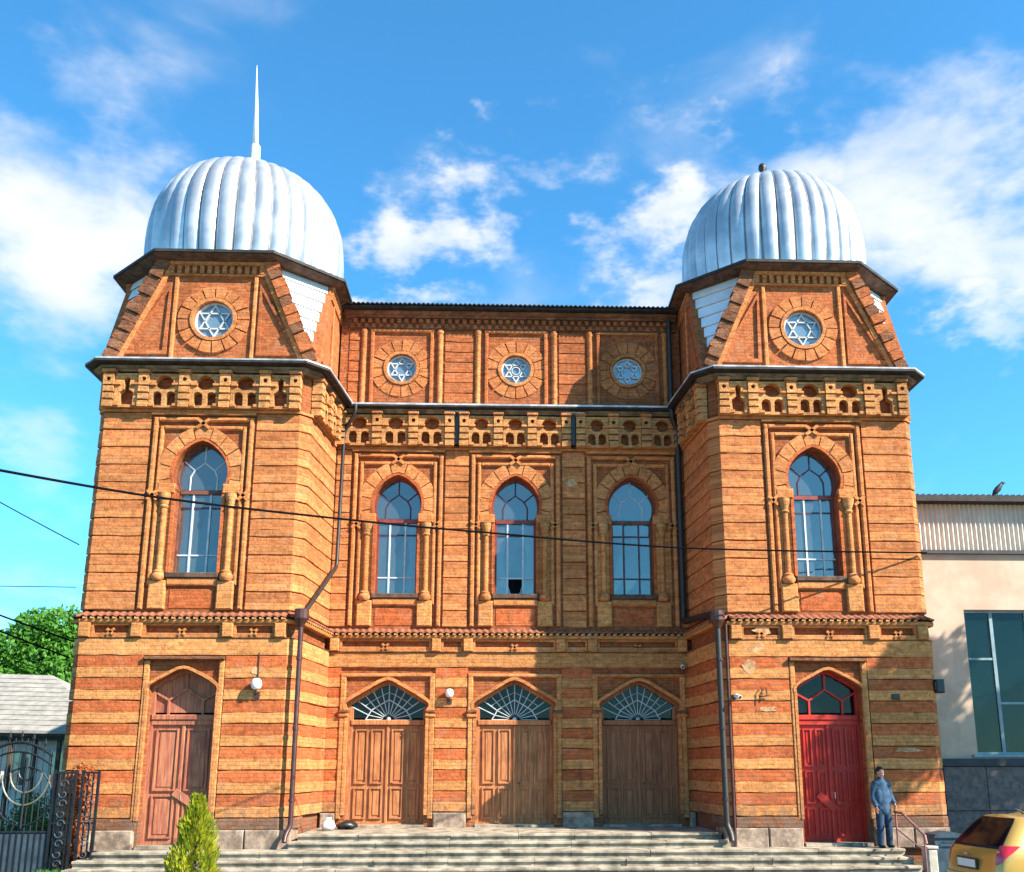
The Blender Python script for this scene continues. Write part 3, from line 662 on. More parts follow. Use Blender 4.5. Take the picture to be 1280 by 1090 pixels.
    for k in (0, 1, 2):
        G = TG(k)
        MB(G).box(-1.36, 1.36, .02, .13, 14.32, 14.44).build('gable_cap', 'brick_trim', SY)
        MB(G).box(-1.40, 1.40, .05, .13, 14.04, 14.09).build('gable_band', 'brick_trim', SY)
        dn = MB(G)
        for j in range(15): dn.box(-1.33+j*.19-.052, -1.33+j*.19+.052, .035, .13, 14.10, 14.31)
        dn.build('dentil_course', 'brick_trim', SY)
        for sg in (-1, 1):
            MB(G).cbox(sg*1.0-.05, sg*1.0+.05, .05, .13, 11.72, 14.03, .02).build('panel_strip', 'brick_trim', SY)
            # triangular sunk panel
            tri = [(sg*1.12, 11.86), (sg*2.26, 11.86), (sg*1.12, 13.85)]
            MB(G).plate(tri, [offset_poly(tri, -.10)], .06, .13).build('triangle_moulding', 'brick_attic', SY)
            if k: continue
            # raking edge of stepped bricks
            sl = Vector((sg*(1.37-2.55), 14.45-11.70)); L_ = sl.length; sl.normalize(); ou = Vector((sg*sl.y, -sl.x*sg)) if True else None
            if ou.x*sg < 0: ou = -ou
            nB = 11
            for j in range(nB):
                t0 = L_*j/nB; base = Vector((sg*2.55, 11.74))+sl*(t0); w1 = .11+.05*((j*7) % 3)/2+random.uniform(-.02, .02); hh = L_/nB*.9
                q = [base-ou*.20, base+ou*w1, base+ou*w1+sl*hh*.75, base+ou*(w1-.06)+sl*hh, base-ou*.20+sl*hh]
                MB(G).prism([(v.x, v.y) for v in q], -.02-.04*(j % 2)+random.uniform(-.015, .015), .30).build('raking_brick', 'brick_dark' if (sg < 0) == left or j % 3 == 0 else 'brick_attic', SY)
            MB(G).prism([(v.x, v.y) for v in (Vector((sg*2.32, 11.74)), Vector((sg*2.20, 11.74)), Vector((sg*2.20, 11.74))+sl*2.9, Vector((sg*2.32, 11.74))+sl*2.9)], .045, .13).build('raking_strip', 'brick_trim', SY)
    # sheet-metal corner facets between the gables
    for cu in (-1, 1):
        for cy in ((-1,) if True else (-1, 1)):
            b0, b1 = Vector((cu*2.46, .20, 11.72)), Vector((cu*2.66, .42, 11.72)); t0, t1 = Vector((cu*1.30, .18, 14.5)), Vector((cu*2.66, 1.36, 14.5))
            nS = 8
            for j in range(nS):
                f0, f1 = j/nS, (j+1)/nS; nrm_ = Vector((cu*.62, -.62, .3))*.015
                a, b, c, d_ = b0.lerp(t0, f0)+nrm_*3, b1.lerp(t1, f0)+nrm_*3, b1.lerp(t1, f1), b0.lerp(t0, f1)
                k = len([0]); off = -nrm_*1.4
                MB(T).add([tuple(v) for v in (a, b, c, d_)]+[tuple(v+off) for v in (a, b, c, d_)], [(0, 1, 2, 3), (7, 6, 5, 4), (0, 4, 5, 1), (1, 5, 6, 2), (2, 6, 7, 3), (3, 7, 4, 0)]).build('roof_sheet', 'zinc_white', SY)
    # octagonal eave and drum
    h, ap, yc = 1.37, 2.62, 2.65
    ax_ = 2.74; octp = [(tx+a, yc+b) for a, b in ((-ax_, h), (-ax_, -h), (-h, -ap), (h, -ap), (ax_, -h), (ax_, h), (h, ap), (-h, ap))]
    MB().sweep(octp, [(-.45, 14.42), (.06, 14.42), (.30, 14.48), (.30, 14.52), (-.45, 14.52)], True).build('eave_soffit', 'soffit_brown', SY)
    MB().sweep(octp, [(-.45, 14.522), (.31, 14.505), (.345, 14.505), (.345, 14.58), (-.45, 14.72)], True).build('eave_edge', 'soffit_dark', SY)
    MB().add([(x, y, 14.70) for x, y in octp], [tuple(range(8))]).build('drum_deck', 'zinc', SY)
    # dome of 34 lobed sheets
    k = .955 if left else .915; cx = tx+(-.02 if left else .07)
    DM = MB().lathe(cx, yc, [(2.74*k, 14.62), (2.76*k, 14.62), (2.76*k, 14.72), (2.70*k, 14.74)], 56).build('dome', 'zinc', SY)
    prof = smooth_curve([(2.72, 14.66), (2.79, 15.0), (2.82, 15.5), (2.82, 16.1), (2.76, 16.7), (2.58, 17.25), (2.26, 17.75), (1.78, 18.15), (1.16, 18.42), (.55, 18.55), (.04, 18.6)], 1)
    n = 36; m_ = 10; vs = []
    for r_, z in prof:
        for j in range(m_+1):
            f = j/m_; a = (f-.5)*2*math.pi/n; bul = math.sin(math.pi*f)**.6
            rr = r_*k*(1+.046*(bul-.7)); vs.append((rr*math.cos(a), rr*math.sin(a), z))
    fs = [(i*(m_+1)+j, i*(m_+1)+j+1, (i+1)*(m_+1)+j+1, (i+1)*(m_+1)+j) for i in range(len(prof)-1) for j in range(m_)]
    g0 = MB().add(vs, fs).build('dome_panel', 'dome_silver', DM, smooth=True, recalc=False)
    for j in range(n):
        o = g0 if j == 0 else g0.copy()
        if j: COL.objects.link(o)
        o.parent = DM; o.location = (cx, yc, 0); o.rotation_euler = (0, 0, 2*math.pi*(j+.3)/n)
        if j == 0: s0 = MB().tube([((r_*k*.969+.012), 0, z) for r_, z in prof[:-3]], .017, 6).build('dome_seam', 'seam_grey', DM, smooth=True)
        q = s0 if j == 0 else s0.copy()
        if j: COL.objects.link(q)
        q.parent = DM; q.location = (cx, yc, 0); q.rotation_euler = (0, 0, 2*math.pi*(j+.8)/n)
    if left:
        fb = MB().lathe(cx, yc, [(.46, 18.52), (.42, 18.62), (.17, 18.66), (.16, 19.60), (.15, 19.66), (.10, 19.70)], 10).build('finial', 'zinc', SY)
        MB().tube([(cx, yc, 19.7), (cx-.05, yc, 20.9), (cx-.13, yc, 22.45)], [.095, .06, .006], 8).build('spike', 'zinc_white', fb, smooth=True)
    else:
        MB().lathe(cx-.1, yc, [(.40, 18.5), (.36, 18.62), (.08, 18.66), (.08, 19.18), (.13, 19.28), (.10, 19.40), (.03, 19.45)], 10).build('finial', 'pipe_dark', SY, smooth=True)
s = NB('dome_silver'); p_ = s.pos(); s.setc(s.mix(s.ramp(s.noise(p_, 1.3, 5, .6), .35, .7), (.38, .40, .43), (.62, .62, .62)), .34, .55, .5); s.bump(s.noise(p_, 5, 3, .5), .5, .008)
LT, RT = -7.62, 7.52
tower(LT, 1, True); tower(RT, -1, False)

# ---- centre
wins = [XC-3.22, XC, XC+3.2]; doors = [XC-3.31, XC, XC+3.27]; ros = [XC-3.23, XC, XC+3.18]
xa, xb = -4.86, 4.78
hol = [win_outline(c) for c in wins]+[arch_outline(c, 1.0, -.1, CDA) for c in doors]+[circ(c, 12.72, .42, 36) for c in ros]
MB().plate([(xa, -.5), (xb, -.5), (xb, 14.45), (xa, 14.45)], hol, D+.045, D+.5).build('wall', 'brick_core', SY)
MB().box(-4.8, 4.8, D+1.3, 16, -.5, 14.3).build('wall', 'interior', SY)
MB().box(-10.1, 10.0, 5.3, 8.5, -.5, 11.5).build('wall', 'brick_core', SY)
for c, cu, aj in zip(wins, (1, 2, 0), (False, True, False)): window(c, D, 2 if c == wins[2] else 0, ajar=aj, curtain=cu)
for i, c in enumerate(doors): centre_door(c, ('wood_brown', 'wood_brown', 'wood_dark')[i], i)
segs_u = [(xa+.05, wins[0]-1.29), (wins[0]+1.29, wins[1]-1.29), (wins[1]+1.29, wins[2]-1.29), (wins[2]+1.29, xb-.02)]
for a, b in segs_u:
    for i in range(11):
        zm = ZU[i]+(ZU[i+1]-ZU[i])*(.40+.12*((i*5) % 4)/3)
        course([(a, D), (b, D)], ZU[i]+.010, zm, 'brick_vous', -.04, .004, 'brick_course', i*5+int(a*9), .010, .001)
        course([(a, D), (b, D)], zm+.001, ZU[i+1]-.016, 'brick_orange', -.04, .0, 'brick_course', i*6+int(a*9), .001, .010)
segs_l = [(xa+.03, doors[0]-1.235), (doors[0]+1.235, doors[1]-1.235), (doors[1]+1.235, doors[2]-1.235), (doors[2]+1.235, xb-.01)]
for a, b in segs_l:
    for i in range(1, 8):
        zm = JO[i]+(JO[i+1]-JO[i])*.5; z1 = JO[i+1] if i < 7 else 4.11
        course([(a, D), (b, D)], JO[i]+.022, zm, 'brick_yellow', -.08, .015, 'brick_course', i*3+int(a*9), .01, .001)
        course([(a, D), (b, D)], zm+.001, JO[i+1]+.001, 'brick_red', -.08, .01, 'brick_course', i*4+int(a*9), .001, .008)
    MB().cbox(a, b, D-.05, D+.12, .2, .60, .03).build('plinth_block', 'plinth_stone', SY)
course([(xa, D), (xb, D)], 4.285, 4.68, 'brick_yellow', -.08, .03, 'brick_course', 77)
bra = [xa+.22]+[q for c0, c1 in zip(doors[:-1], doors[1:]) for q in ((c0+c1)/2-.42, (c0+c1)/2+.42)]+[xb-.22]
for u in bra: MB().cbox(u-.12, u+.12, D-.15, D+.085, 4.70, 5.03, .02).build('bracket', 'brick_yellow', SY)
for a, b in zip(bra[:-1], bra[1:]):
    MB().plate([(a+.13, 4.70), (b-.13, 4.70), (b-.13, 5.03), (a+.13, 5.03)], [[(a+.19, 4.82), (b-.19, 4.82), (b-.19, 4.97), (a+.19, 4.97)]], D-.05, D+.085).build('recessed_panel', 'brick_trim', SY)
    if b-a > 1:
        for q in (-1, 1): MB().add(*rotbar((a+b)/2, 4.82, q*.7, .22, .06, D-.085, D-.03)).build('panel_knot', 'brick_trim', SY)
# frieze of the centre with dark bars standing in for its two shadowed gaps
slots = (-1.53, 1.70)
gr = [(xa+.14, slots[0]-.20), (slots[0]+.20, slots[1]-.20), (slots[1]+.20, xb-.14)]
for a, b in gr: frieze([a+(b-a)*k/3 for k in range(4)], 'AAA', D)
for x in slots:
    MB().box(x-.055, x+.055, D-.16, D+.02, 10.42, 11.28).build('slot_shade', 'pipe_dark', SY)
    MB().box(x-.30, x+.30, D-.22, D+.02, 11.345, 11.375).build('slot_lintel', 'white_paint', SY)
MB().box(xa, xb, D-.035, D+.09, 10.285, 10.35).build('string_course', 'brick_trim', SY)
MB().sweep([(xa+.1, D), (xb-.1, D)], [(-.1, 11.30), (.16, 11.30), (.16, 11.335), (.22, 11.36), (.22, 11.40), (-.1, 11.40)]).build('cornice', 'cornice_grey', SY)
MB().sweep([(xa+.35, D), (xb-.35, D)], [(-.1, 11.405), (.30, 11.405), (.36, 11.43), (.36, 11.47), (-.1, 11.50)]).build('eave_board', 'soffit_dark', SY)
MB().sweep([(xa+.42, D), (xb-.42, D)], [(-.1, 11.62), (.31, 11.49), (.37, 11.472), (.375, 11.52), (.31, 11.54), (-.1, 11.68)]).build('cornice_flashing', 'zinc_old', SY)
# attic
for i, c in enumerate(ros):
    rosette(c, 12.72, D+.04, .42, .86, (0, 1, 2)[i], ('brick_attic', 'brick_orange'))
    for sg in (-1, 1):
        MB().cbox(c+sg*.84-.05, c+sg*.84+.05, D-.03, D+.09, 11.66, 13.80, .02).build('panel_strip', 'brick_attic', SY)
        MB().lathe(c+sg*1.08, D+.03, [(.075, 11.66), (.075, 13.75), (.10, 13.78), (.10, 13.86)], 10).build('attic_shaft', 'brick_vous', SY, smooth=True, auto=40)
    MB().cbox(c-.90, c+.90, D-.035, D+.09, 13.80, 13.88, .02).build('panel_strip', 'brick_trim', SY)
for a, b in ((xa+.25, ros[0]-1.20), (ros[0]+1.22, ros[1]-1.22), (ros[1]+1.22, ros[2]-1.22), (ros[2]+1.2, xb-.2)):
    for i in range(7): course([(a, D), (b, D)], 11.68+i*.31, 11.68+(i+1)*.31-.022, 'brick_attic', -.08, -.02, 'brick_course', i+int(a*7))
for z, k in ((13.92, 0), (14.06, 1)):
    dn = MB(); n = 44
    for j in range(n): x = xa+.3+(xb-xa-.6)*(j+.5*k)/n; dn.cbox(x-.055, x+.055, D-.06-.05*k, D+.09, z, z+.115, .01)
    dn.build('dentil_course', 'brick_attic', SY)
MB().box(xa+.1, xb-.1, D-.015, D+.09, 13.885, 14.19).build('dentil_backing', 'brick_dark', SY)
MB().sweep([(xa+.1, D), (xb-.1, D)], [(-.1, 14.195), (.14, 14.195), (.14, 14.26), (.24, 14.30), (.24, 14.36), (-.1, 14.36)]).build('cornice', 'brick_dark', SY)
MB().sweep([(xa+.1, D), (xb-.1, D)], [(-.1, 14.365), (.40, 14.38), (.40, 14.42), (-.1, 14.44)]).build('eave_soffit', 'soffit_dark', SY)
def wavy(path, prof, amp, pitch, name, mat):
    mb = MB(); n = max(2, int(math.dist(path[0], path[1])/(pitch/6))); d = (Vector(path[1])-Vector(path[0])).normalized(); nn = Vector((d.y, -d.x)); vs = []; k = len(prof)
    for i in range(n+1):
        f = i/n; b = Vector(path[0]).lerp(Vector(path[1]), f); wv = amp*math.sin(2*math.pi*f*math.dist(*path)/pitch)
        for o, z in prof: q = b+nn*o; vs.append((q.x, q.y, z+wv))
    fs = [(i*k+a, (i+1)*k+a, (i+1)*k+(a+1) % k, i*k+(a+1) % k) for i in range(n) for a in range(k)]
    return mb.add(vs, fs).build(name, mat, SY, smooth=True, auto=50)
wavy([(xa+.1, D), (xb-.1, D)], [(-3, 15.0), (.46, 14.45), (.46, 14.475), (-3, 15.03)], .02, .13, 'roof_sheeting', 'soffit_dark')
# tiled string course round the whole front
fp = [(LT-2.60, 5.2), (LT-2.60, .17), (LT-2.43, 0), (LT+2.33, 0), (LT+2.57, .24), (LT+UB, D), (RT-UB, D), (RT-2.57, .24), (RT-2.33, 0), (RT+2.43, 0), (RT+2.60, .17), (RT+2.60, 5.2)]
MB().sweep(fp, [(-.09, 5.035), (.11, 5.035), (.13, 5.075), (.13, 5.12), (-.09, 5.12)]).build('string_course', 'brick_yellow', SY)
MB().sweep(fp, [(-.09, 4.685), (.075, 4.685), (.075, 4.70), (-.09, 4.70)]).build('string_course', 'brick_dark', SY)
for a, b in zip(fp[:-1], fp[1:]):
    if math.dist(a, b) < .5: continue
    wavy([a, b], [(-.06, 5.32), (.18, 5.205), (.18, 5.18), (-.06, 5.21)], .018, .17, 'tile_course', 'tile_rust')
    dn = MB(); d = (Vector(b)-Vector(a)).normalized(); nn = Vector((d.y, -d.x)); n = int(math.dist(a, b)/.17)
    for j in range(n):
        q = Vector(a)+d*(.17*(j+.5)); e = .045
        c4 = [q-d*e-nn*.02, q+d*e-nn*.02, q+d*e+nn*.17, q-d*e+nn*.17]
        dn.add([(v.x, v.y, 5.122) for v in c4]+[(v.x, v.y, 5.165) for v in c4], [(0, 1, 2, 3), (4, 5, 6, 7), (0, 1, 5, 4), (1, 2, 6, 5), (2, 3, 7, 6), (3, 0, 4, 7)])
    dn.build('dentil_course', 'brick_frieze', SY)
for qi in [i for i in range(len(fp)-1) if math.dist(fp[i], fp[i+1]) < .5]: MB().sweep([fp[qi], fp[qi+1]], [(-.06, 5.32), (.18, 5.21), (.18, 5.17), (-.06, 5.21)]).build('tile_course', 'tile_rust', SY)
# downpipes
def pipe(pts, r, mat, straps=()):
    o = MB().tube(smooth_pipe(pts), r, 10).build('downpipe', mat, SY, smooth=True, auto=50)
    for x, y, z in straps: MB().lathe(x, y, [(r+.018, z-.03), (r+.018, z+.03)], 10).build('pipe_strap', mat, o)
    return o
def smooth_pipe(p):
    q = [p[0]]
    for i in range(1, len(p)-1):
        a, b, c = Vector(p[i-1]), Vector(p[i]), Vector(p[i+1]); r_ = min(.12, (b-a).length*.4, (c-b).length*.4)
        q += [tuple(b+(a-b).normalized()*r_), tuple(b+((a-b).normalized()+(c-b).normalized())*r_*.3), tuple(b+(c-b).normalized()*r_)]
    return q+[p[-1]]
pipe([(-4.30, D-.40, 11.45), (-4.30, D-.40, 11.2), (-4.62, D-.16, 10.75), (-4.66, D-.16, 6.95), (-4.83, .45, 5.65), (-4.93, -.02, 5.28)], .05, 'pipe_dark')
hp = pipe([(-4.96, -.12, 5.10), (-4.96, -.12, .42), (-5.04, -.22, .26), (-5.04, -.30, .10)], .058, 'pipe_brown', [(-4.96, -.12, z) for z in (4.2, 2.6, 1.0)])
MB().lathe(-4.96, -.12, [(.07, 4.95), (.10, 5.02), (.17, 5.14), (.17, 5.36)], 12).build('hopper', 'pipe_brown', hp)
hp = pipe([(4.90, -.12, 5.12), (4.92, -.12, .42), (4.98, -.22, .24), (4.98, -.30, .08)], .07, 'pipe_dark', [(4.91, -.12, z) for z in (4.2, 2.6, 1.0)])
MB().lathe(4.90, -.12, [(.08, 4.95), (.11, 5.02), (.18, 5.14), (.18, 5.36)], 12).build('hopper', 'pipe_brown', hp)
pipe([(5.10, -.10, 5.05), (5.10, -.10, .3)], .035, 'pipe_brown')
pipe([(4.42, D-.40, 11.40), (4.42, D-.40, 11.2), (4.60, D-.17, 10.9), (4.60, D-.17, 5.5), (4.78, .4, 5.35), (4.88, -.06, 5.28)], .085, 'pipe_dark')
pipe([(4.46, D-.16, 14.2), (4.46, D-.16, 11.7)], .07, 'pipe_dark')
for (x, y, z, rx, rz, sd) in ((5.75, -.05, 4.52, .30, .16, 1), (5.62, -.047, 4.05, .16, .13, 2), (5.98, -.052, 4.90, .22, .10, 3), (6.0, -.047, 3.05, .22, .06, 4), (-5.98, -.047, 3.92, .09, .08, 6), (1.62, D-.014, 9.35, .18, .10, 8), (9.3, -.05, 2.1, .3, .05, 12)):
    n = 22; pl = [(x+rx*math.cos(2*math.pi*k/n)*(1+.6*mnoise.noise(Vector((math.cos(6.28*k/n)*1.7, math.sin(6.28*k/n)*1.7, sd*3.3)))+.3*mnoise.noise(Vector((math.cos(6.28*k/n)*4, math.sin(6.28*k/n)*4, sd)))), z+rz*math.sin(2*math.pi*k/n)*(1+.6*mnoise.noise(Vector((math.cos(6.28*k/n)*1.7, math.sin(6.28*k/n)*1.7, sd*7.3))))) for k in range(n)]
    MB().prism(pl, y-.006, y+.02).build('mortar_patch', 'mortar', SY)
unparent_fix(SY)
print('synagogue parts', len(SY.children))

# ------------------------------------------------------------------ steps
ST = empty('stone_steps', (0, -.8, -.55), 'wide worn stone steps rising to the wooden doors', 'steps')
def slab_row(x0, x1, y0, y1, z0, z1, n, seed):
    rnd = random.Random(seed); xs = [x0]+sorted(x0+(x1-x0)*(k+rnd.uniform(-.2, .2))/n for k in range(1, n))+[x1]
    for a, b in zip(xs[:-1], xs[1:]):
        dz = rnd.uniform(-.008, .008); dy = rnd.uniform(-.015, .015)
        mb = MB(); c = .02; mb.sweep([(a+.004, 0), (b-.004, 0)], [(-(y1), z0), (-(y0+.05+dy), z0), (-(y0+.05+dy), z1-.06+dz), (-(y0+dy), z1-.05+dz), (-(y0+dy), z1-.012+dz), (-(y0+c+dy), z1+dz), (-(y1), z1)])
        mb.build('step_slab', 'stone_step', ST)
slab_row(-4.85, 4.85, .15, D+.1, -.5, .24, 6, 1)
slab_row(-5.0, 4.95, -.15, .6, -.5, .09, 6, 2)
slab_row(-9.05, 8.75, -.75, .1, -.5, -.06, 10, 3)
slab_row(-9.3, 8.78, -1.1, -.3, -.5, -.21, 11, 4)
slab_row(-9.35, 8.8, -1.45, -.7, -.56, -.36, 10, 5)
unparent_fix(ST)

# ------------------------------------------------------------------ neighbour building on the right
BB = empty('beige_building', (14.5, 3.2, -.55), 'beige stucco building with corrugated parapet and dark teal glazing', 'building')
x0, x1 = 10.2, 21
MB().plate([(x0, 1.9), (x1, 1.9), (x1, 7.55), (x0, 7.55)], [[(12.45, 2.02), (16.2, 2.02), (16.2, 5.94), (12.45, 5.94)]], 3.0, 3.4).build('wall', 'stucco', BB)
MB().box(x0, x1, 3.6, 12, -.5, 7.5).build('wall', 'stucco', BB)
MB().box(x0, x1, 2.86, 3.4, 1.74, 1.93).build('ledge', 'ledge_dark', BB)
for i in range(9):
    for j in range(2): MB().cbox(10.3+i*1.15+.006, 10.3+(i+1)*1.15-.006, 2.94+random.uniform(0, .008), 3.4, -.55+j*1.14+.004, -.55+(j+1)*1.14-.006, .01).build('cladding_panel', 'granite', BB)
vs = []; n = 700
for i in range(n+1):
    x = x0+(x1-x0)*i/n; yy = 2.95+.032*math.sin(2*math.pi*x/.133)
    vs += [(x, yy, 7.58), (x, yy, 8.95)]
MB().add(vs, [(2*i, 2*i+2, 2*i+3, 2*i+1) for i in range(n)]).build('corrugated_parapet', 'sheet_beige', BB, smooth=True, recalc=False)
MB().box(x0, x1, 2.88, 3.1, 7.50, 7.60).build('flashing', 'ledge_dark', BB)
MB().box(x0, x1, 2.62, 3.5, 8.93, 8.98).build('eave_soffit', 'soffit_dark', BB)
vs = []
for i in range(n+1):
    x = x0+(x1-x0)*i/n; zz = .028*math.sin(2*math.pi*x/.17); vs += [(x, 2.55, 8.92), (x, 2.55, 9.10+zz), (x, 8, 9.6+zz)]
MB().add(vs, [(3*i+a, 3*i+3+a, 3*i+4+a, 3*i+1+a) for i in range(n) for a in (0, 1)]).build('roof_sheeting', 'soffit_dark', BB, recalc=False)
WN = MB().plate([(12.45, 2.02), (16.2, 2.02), (16.2, 5.94), (12.45, 5.94)], [[(12.52, 2.10), (16.13, 2.10), (16.13, 5.87), (12.52, 5.87)]], 3.14, 3.24).build('window', 'teal_frame', BB)
xs = [12.52, 13.26, 14.25, 15.2, 16.13]
for x in xs[1:-1]: MB().box(x-.045, x+.045, 3.15, 3.23, 2.1, 5.87).build('mullion', 'teal_frame', WN)
for i in range(4):
    zt = 4.60 if i == 0 else 3.4
    MB().box(xs[i]+.03, xs[i+1]-.03, 3.16, 3.22, zt-.03, zt+.03).build('transom', 'teal_frame', WN)
    for a, b in ((2.1, zt), (zt, 5.87)):
        t = random.uniform(-.008, .008); MB().add([(xs[i], 3.19, a), (xs[i+1], 3.19+t, a), (xs[i+1], 3.19+t, b), (xs[i], 3.19-t, b)], [(0, 1, 2, 3)]).build('pane', 'glass_teal', WN, recalc=False)
MB().box(12.3, 16.3, 2.93, 3.2, 1.97, 2.03).build('window_sill', 'teal_frame', WN)
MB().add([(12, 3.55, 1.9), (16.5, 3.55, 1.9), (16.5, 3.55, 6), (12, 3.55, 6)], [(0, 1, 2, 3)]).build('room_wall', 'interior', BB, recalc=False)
unparent_fix(BB)
for k, (x, z) in enumerate(((13.55, 9.12),)):
    b = MB(); b.tube([(x-.13, 2.6, z-.01), (x-.06, 2.6, z+.08), (x+.04, 2.6, z+.18), (x+.13, 2.6, z+.30), (x+.16, 2.6, z+.34)], [.03, .07, .085, .05, .03], 8)
    b.tube([(x+.12, 2.6, z+.27), (x+.17, 2.6, z+.34), (x+.21, 2.6, z+.355), (x+.26, 2.6, z+.35)], [.03, .05, .04, .008], 8); b.tube([(x, 2.6, z-.02), (x, 2.6, z+.12)], .012, 5)
    tag(b.build('bird', 'bird', None, smooth=True), 'small dark bird perched on the corrugated roof edge', 'bird')

# ------------------------------------------------------------------ foliage
def leaves(mb, blobs, n, size, rnd, squash=1, shell=.55):
    tot = sum(b[3]**2 for b in blobs)
    for (x, y, z, r) in blobs:
        for _ in range(int(n*r*r/tot)):
            d = Vector((rnd.gauss(0, 1), rnd.gauss(0, 1), rnd.gauss(0, 1))).normalized(); q = r*(shell+(1-shell)*rnd.random()**.6)*(1+.25*mnoise.noise(d*2.3+Vector((x, y, z))))
            c = Vector((x, y, z))+Vector((d.x*q, d.y*q, d.z*q*squash)); a = Vector((rnd.gauss(0, 1), rnd.gauss(0, 1), rnd.gauss(0, 1))).normalized(); b = a.orthogonal().normalized()
            u = (a*.6+d*.4).normalized()*size*rnd.uniform(.6, 1.3); v = b*size*rnd.uniform(.35, .6)
            mb.add([tuple(c-u), tuple(c+v), tuple(c+u), tuple(c-v)], [(0, 1, 2, 3)])
def tree(name, label, base, h, blobs, n, size, seed, leaf='leaf_tree', trunk=.28):
    rnd = random.Random(seed); o = empty(name, base, label, 'tree'); bx, by, bz = base
    t = MB(); top = Vector((bx+.2, by, bz+h*.55)); t.tube([(bx, by, bz), (bx+.05, by, bz+h*.25), tuple(top)], [trunk, trunk*.8, trunk*.55], 10)
    for (x, y, z, r) in blobs:
        a = Vector((bx+.1, by, bz+h*rnd.uniform(.3, .5))); e = Vector((x, y, z)); t.tube([tuple(a), tuple(a.lerp(e, .55)+Vector((0, 0, .2))), tuple(e)], [trunk*.45, trunk*.3, trunk*.08], 6)
    t.build('trunk', 'bark', o, smooth=True)
    mb = MB(); leaves(mb, blobs, n, size, rnd); mb.build('crown', leaf, o, recalc=False)
    unparent_fix(o); return o
rnd = random.Random(3)
bl = [(-25.3, 31, 7.6, 2.0), (-27, 31.5, 7.3, 2.2), (-23.4, 30.5, 6.4, 2.0), (-24.4, 30.4, 9.1, 1.35), (-26.1, 31, 9.2, 1.25), (-29.2, 31.5, 6.4, 2.4), (-24.4, 30.6, 5.2, 1.9), (-27.1, 30.2, 5.4, 2.0), (-22.4, 31, 7.6, 1.35), (-23.3, 31, 8.9, 1.2), (-30.2, 30.4, 8, 1.7), (-21, 31, 6, 1.7)]
tree('leafy_tree', 'bright green leafy tree behind the grey roofed house', (-25.5, 31, -.55), 10, bl, 24000, .17, 4)
rnd = random.Random(21)
bl = [(21.1+rnd.uniform(-2.6, 2.6), -3.4+rnd.uniform(-2, 2), 9.6+rnd.uniform(-2.4, 2.2), rnd.uniform(.9, 1.5)) for _ in range(18)]
tree('shade_tree', 'tall leafy tree on the pavement beyond the yellow car', (21.2, -3.6, -.55), 13, bl, 16000, .17, 9, trunk=.3)

# thuja
TH = empty('thuja_shrub', (-5.78, -4.2, -.55), 'yellow green conical thuja in front of the steps', 'shrub')
rnd = random.Random(11); mb = MB()
def hull(z): f = (z+.55)/1.85; return .60*max(0, 1-f)**.75*(1+.0*f)
for k in range(4300):
    z = -.5+1.72*(rnd.random()**1.35); a = rnd.uniform(0, 2*math.pi); lob = 1+.45*mnoise.noise(Vector((math.cos(a)*1.6, math.sin(a)*1.6, z*3.4)))+.25*mnoise.noise(Vector((math.cos(a)*4, math.sin(a)*4, z*8)))
    r = hull(z)*lob*(.45+.55*rnd.random()**.4)
    c = Vector((-5.78+r*math.cos(a)-.03*z, -4.2+r*math.sin(a), z)); d = Vector((math.cos(a)*.5, math.sin(a)*.5, .8+rnd.uniform(-.3, .4))).normalized(); s_ = Vector((-math.sin(a), math.cos(a), rnd.uniform(-.6, .6))).normalized()
    if rnd.random() < .4: s_ = Vector((math.cos(a), math.sin(a), rnd.uniform(-.5, .5))).normalized()
    u = d*rnd.uniform(.04, .10); v = s_*rnd.uniform(.016, .032); mb.add([tuple(c-u*.6), tuple(c+v), tuple(c+u), tuple(c-v)], [(0, 1, 2, 3)])
mb.build('foliage', 'leaf_thuja', TH, recalc=False)
MB().tube([(-5.78, -4.2, -.55), (-5.79, -4.2, .2), (-5.80, -4.2, .9)], [.05, .035, .01], 8).build('stem', 'bark', TH); unparent_fix(TH)

# grass along the fence and lawn edge
mb = MB(); rnd = random.Random(5)
for k in range(9000):
    x = rnd.uniform(-13.5, -8.7); y = rnd.uniform(-4.5, -1.05)
    h = rnd.uniform(.05, .16)*(1.4 if mnoise.noise(Vector((x, y, 0))) > .1 else .8); a = rnd.uniform(0, 6.28); l = Vector((math.cos(a), math.sin(a), 0))*h*.5; w_ = Vector((-math.sin(a), math.cos(a), 0))*.008
    p = Vector((x, y, -.545)); mb.add([tuple(p-w_), tuple(p+w_), tuple(p+w_*.7+l*.4+Vector((0, 0, h*.6))), tuple(p+l+Vector((0, 0, h))), tuple(p-w_*.7+l*.4+Vector((0, 0, h*.6)))], [(0, 1, 2, 3, 4)])
go = mb.build('grass', 'leaf_grass', recalc=False); go['kind'] = 'stuff'; go['label'] = 'short green grass in front of the iron gate'
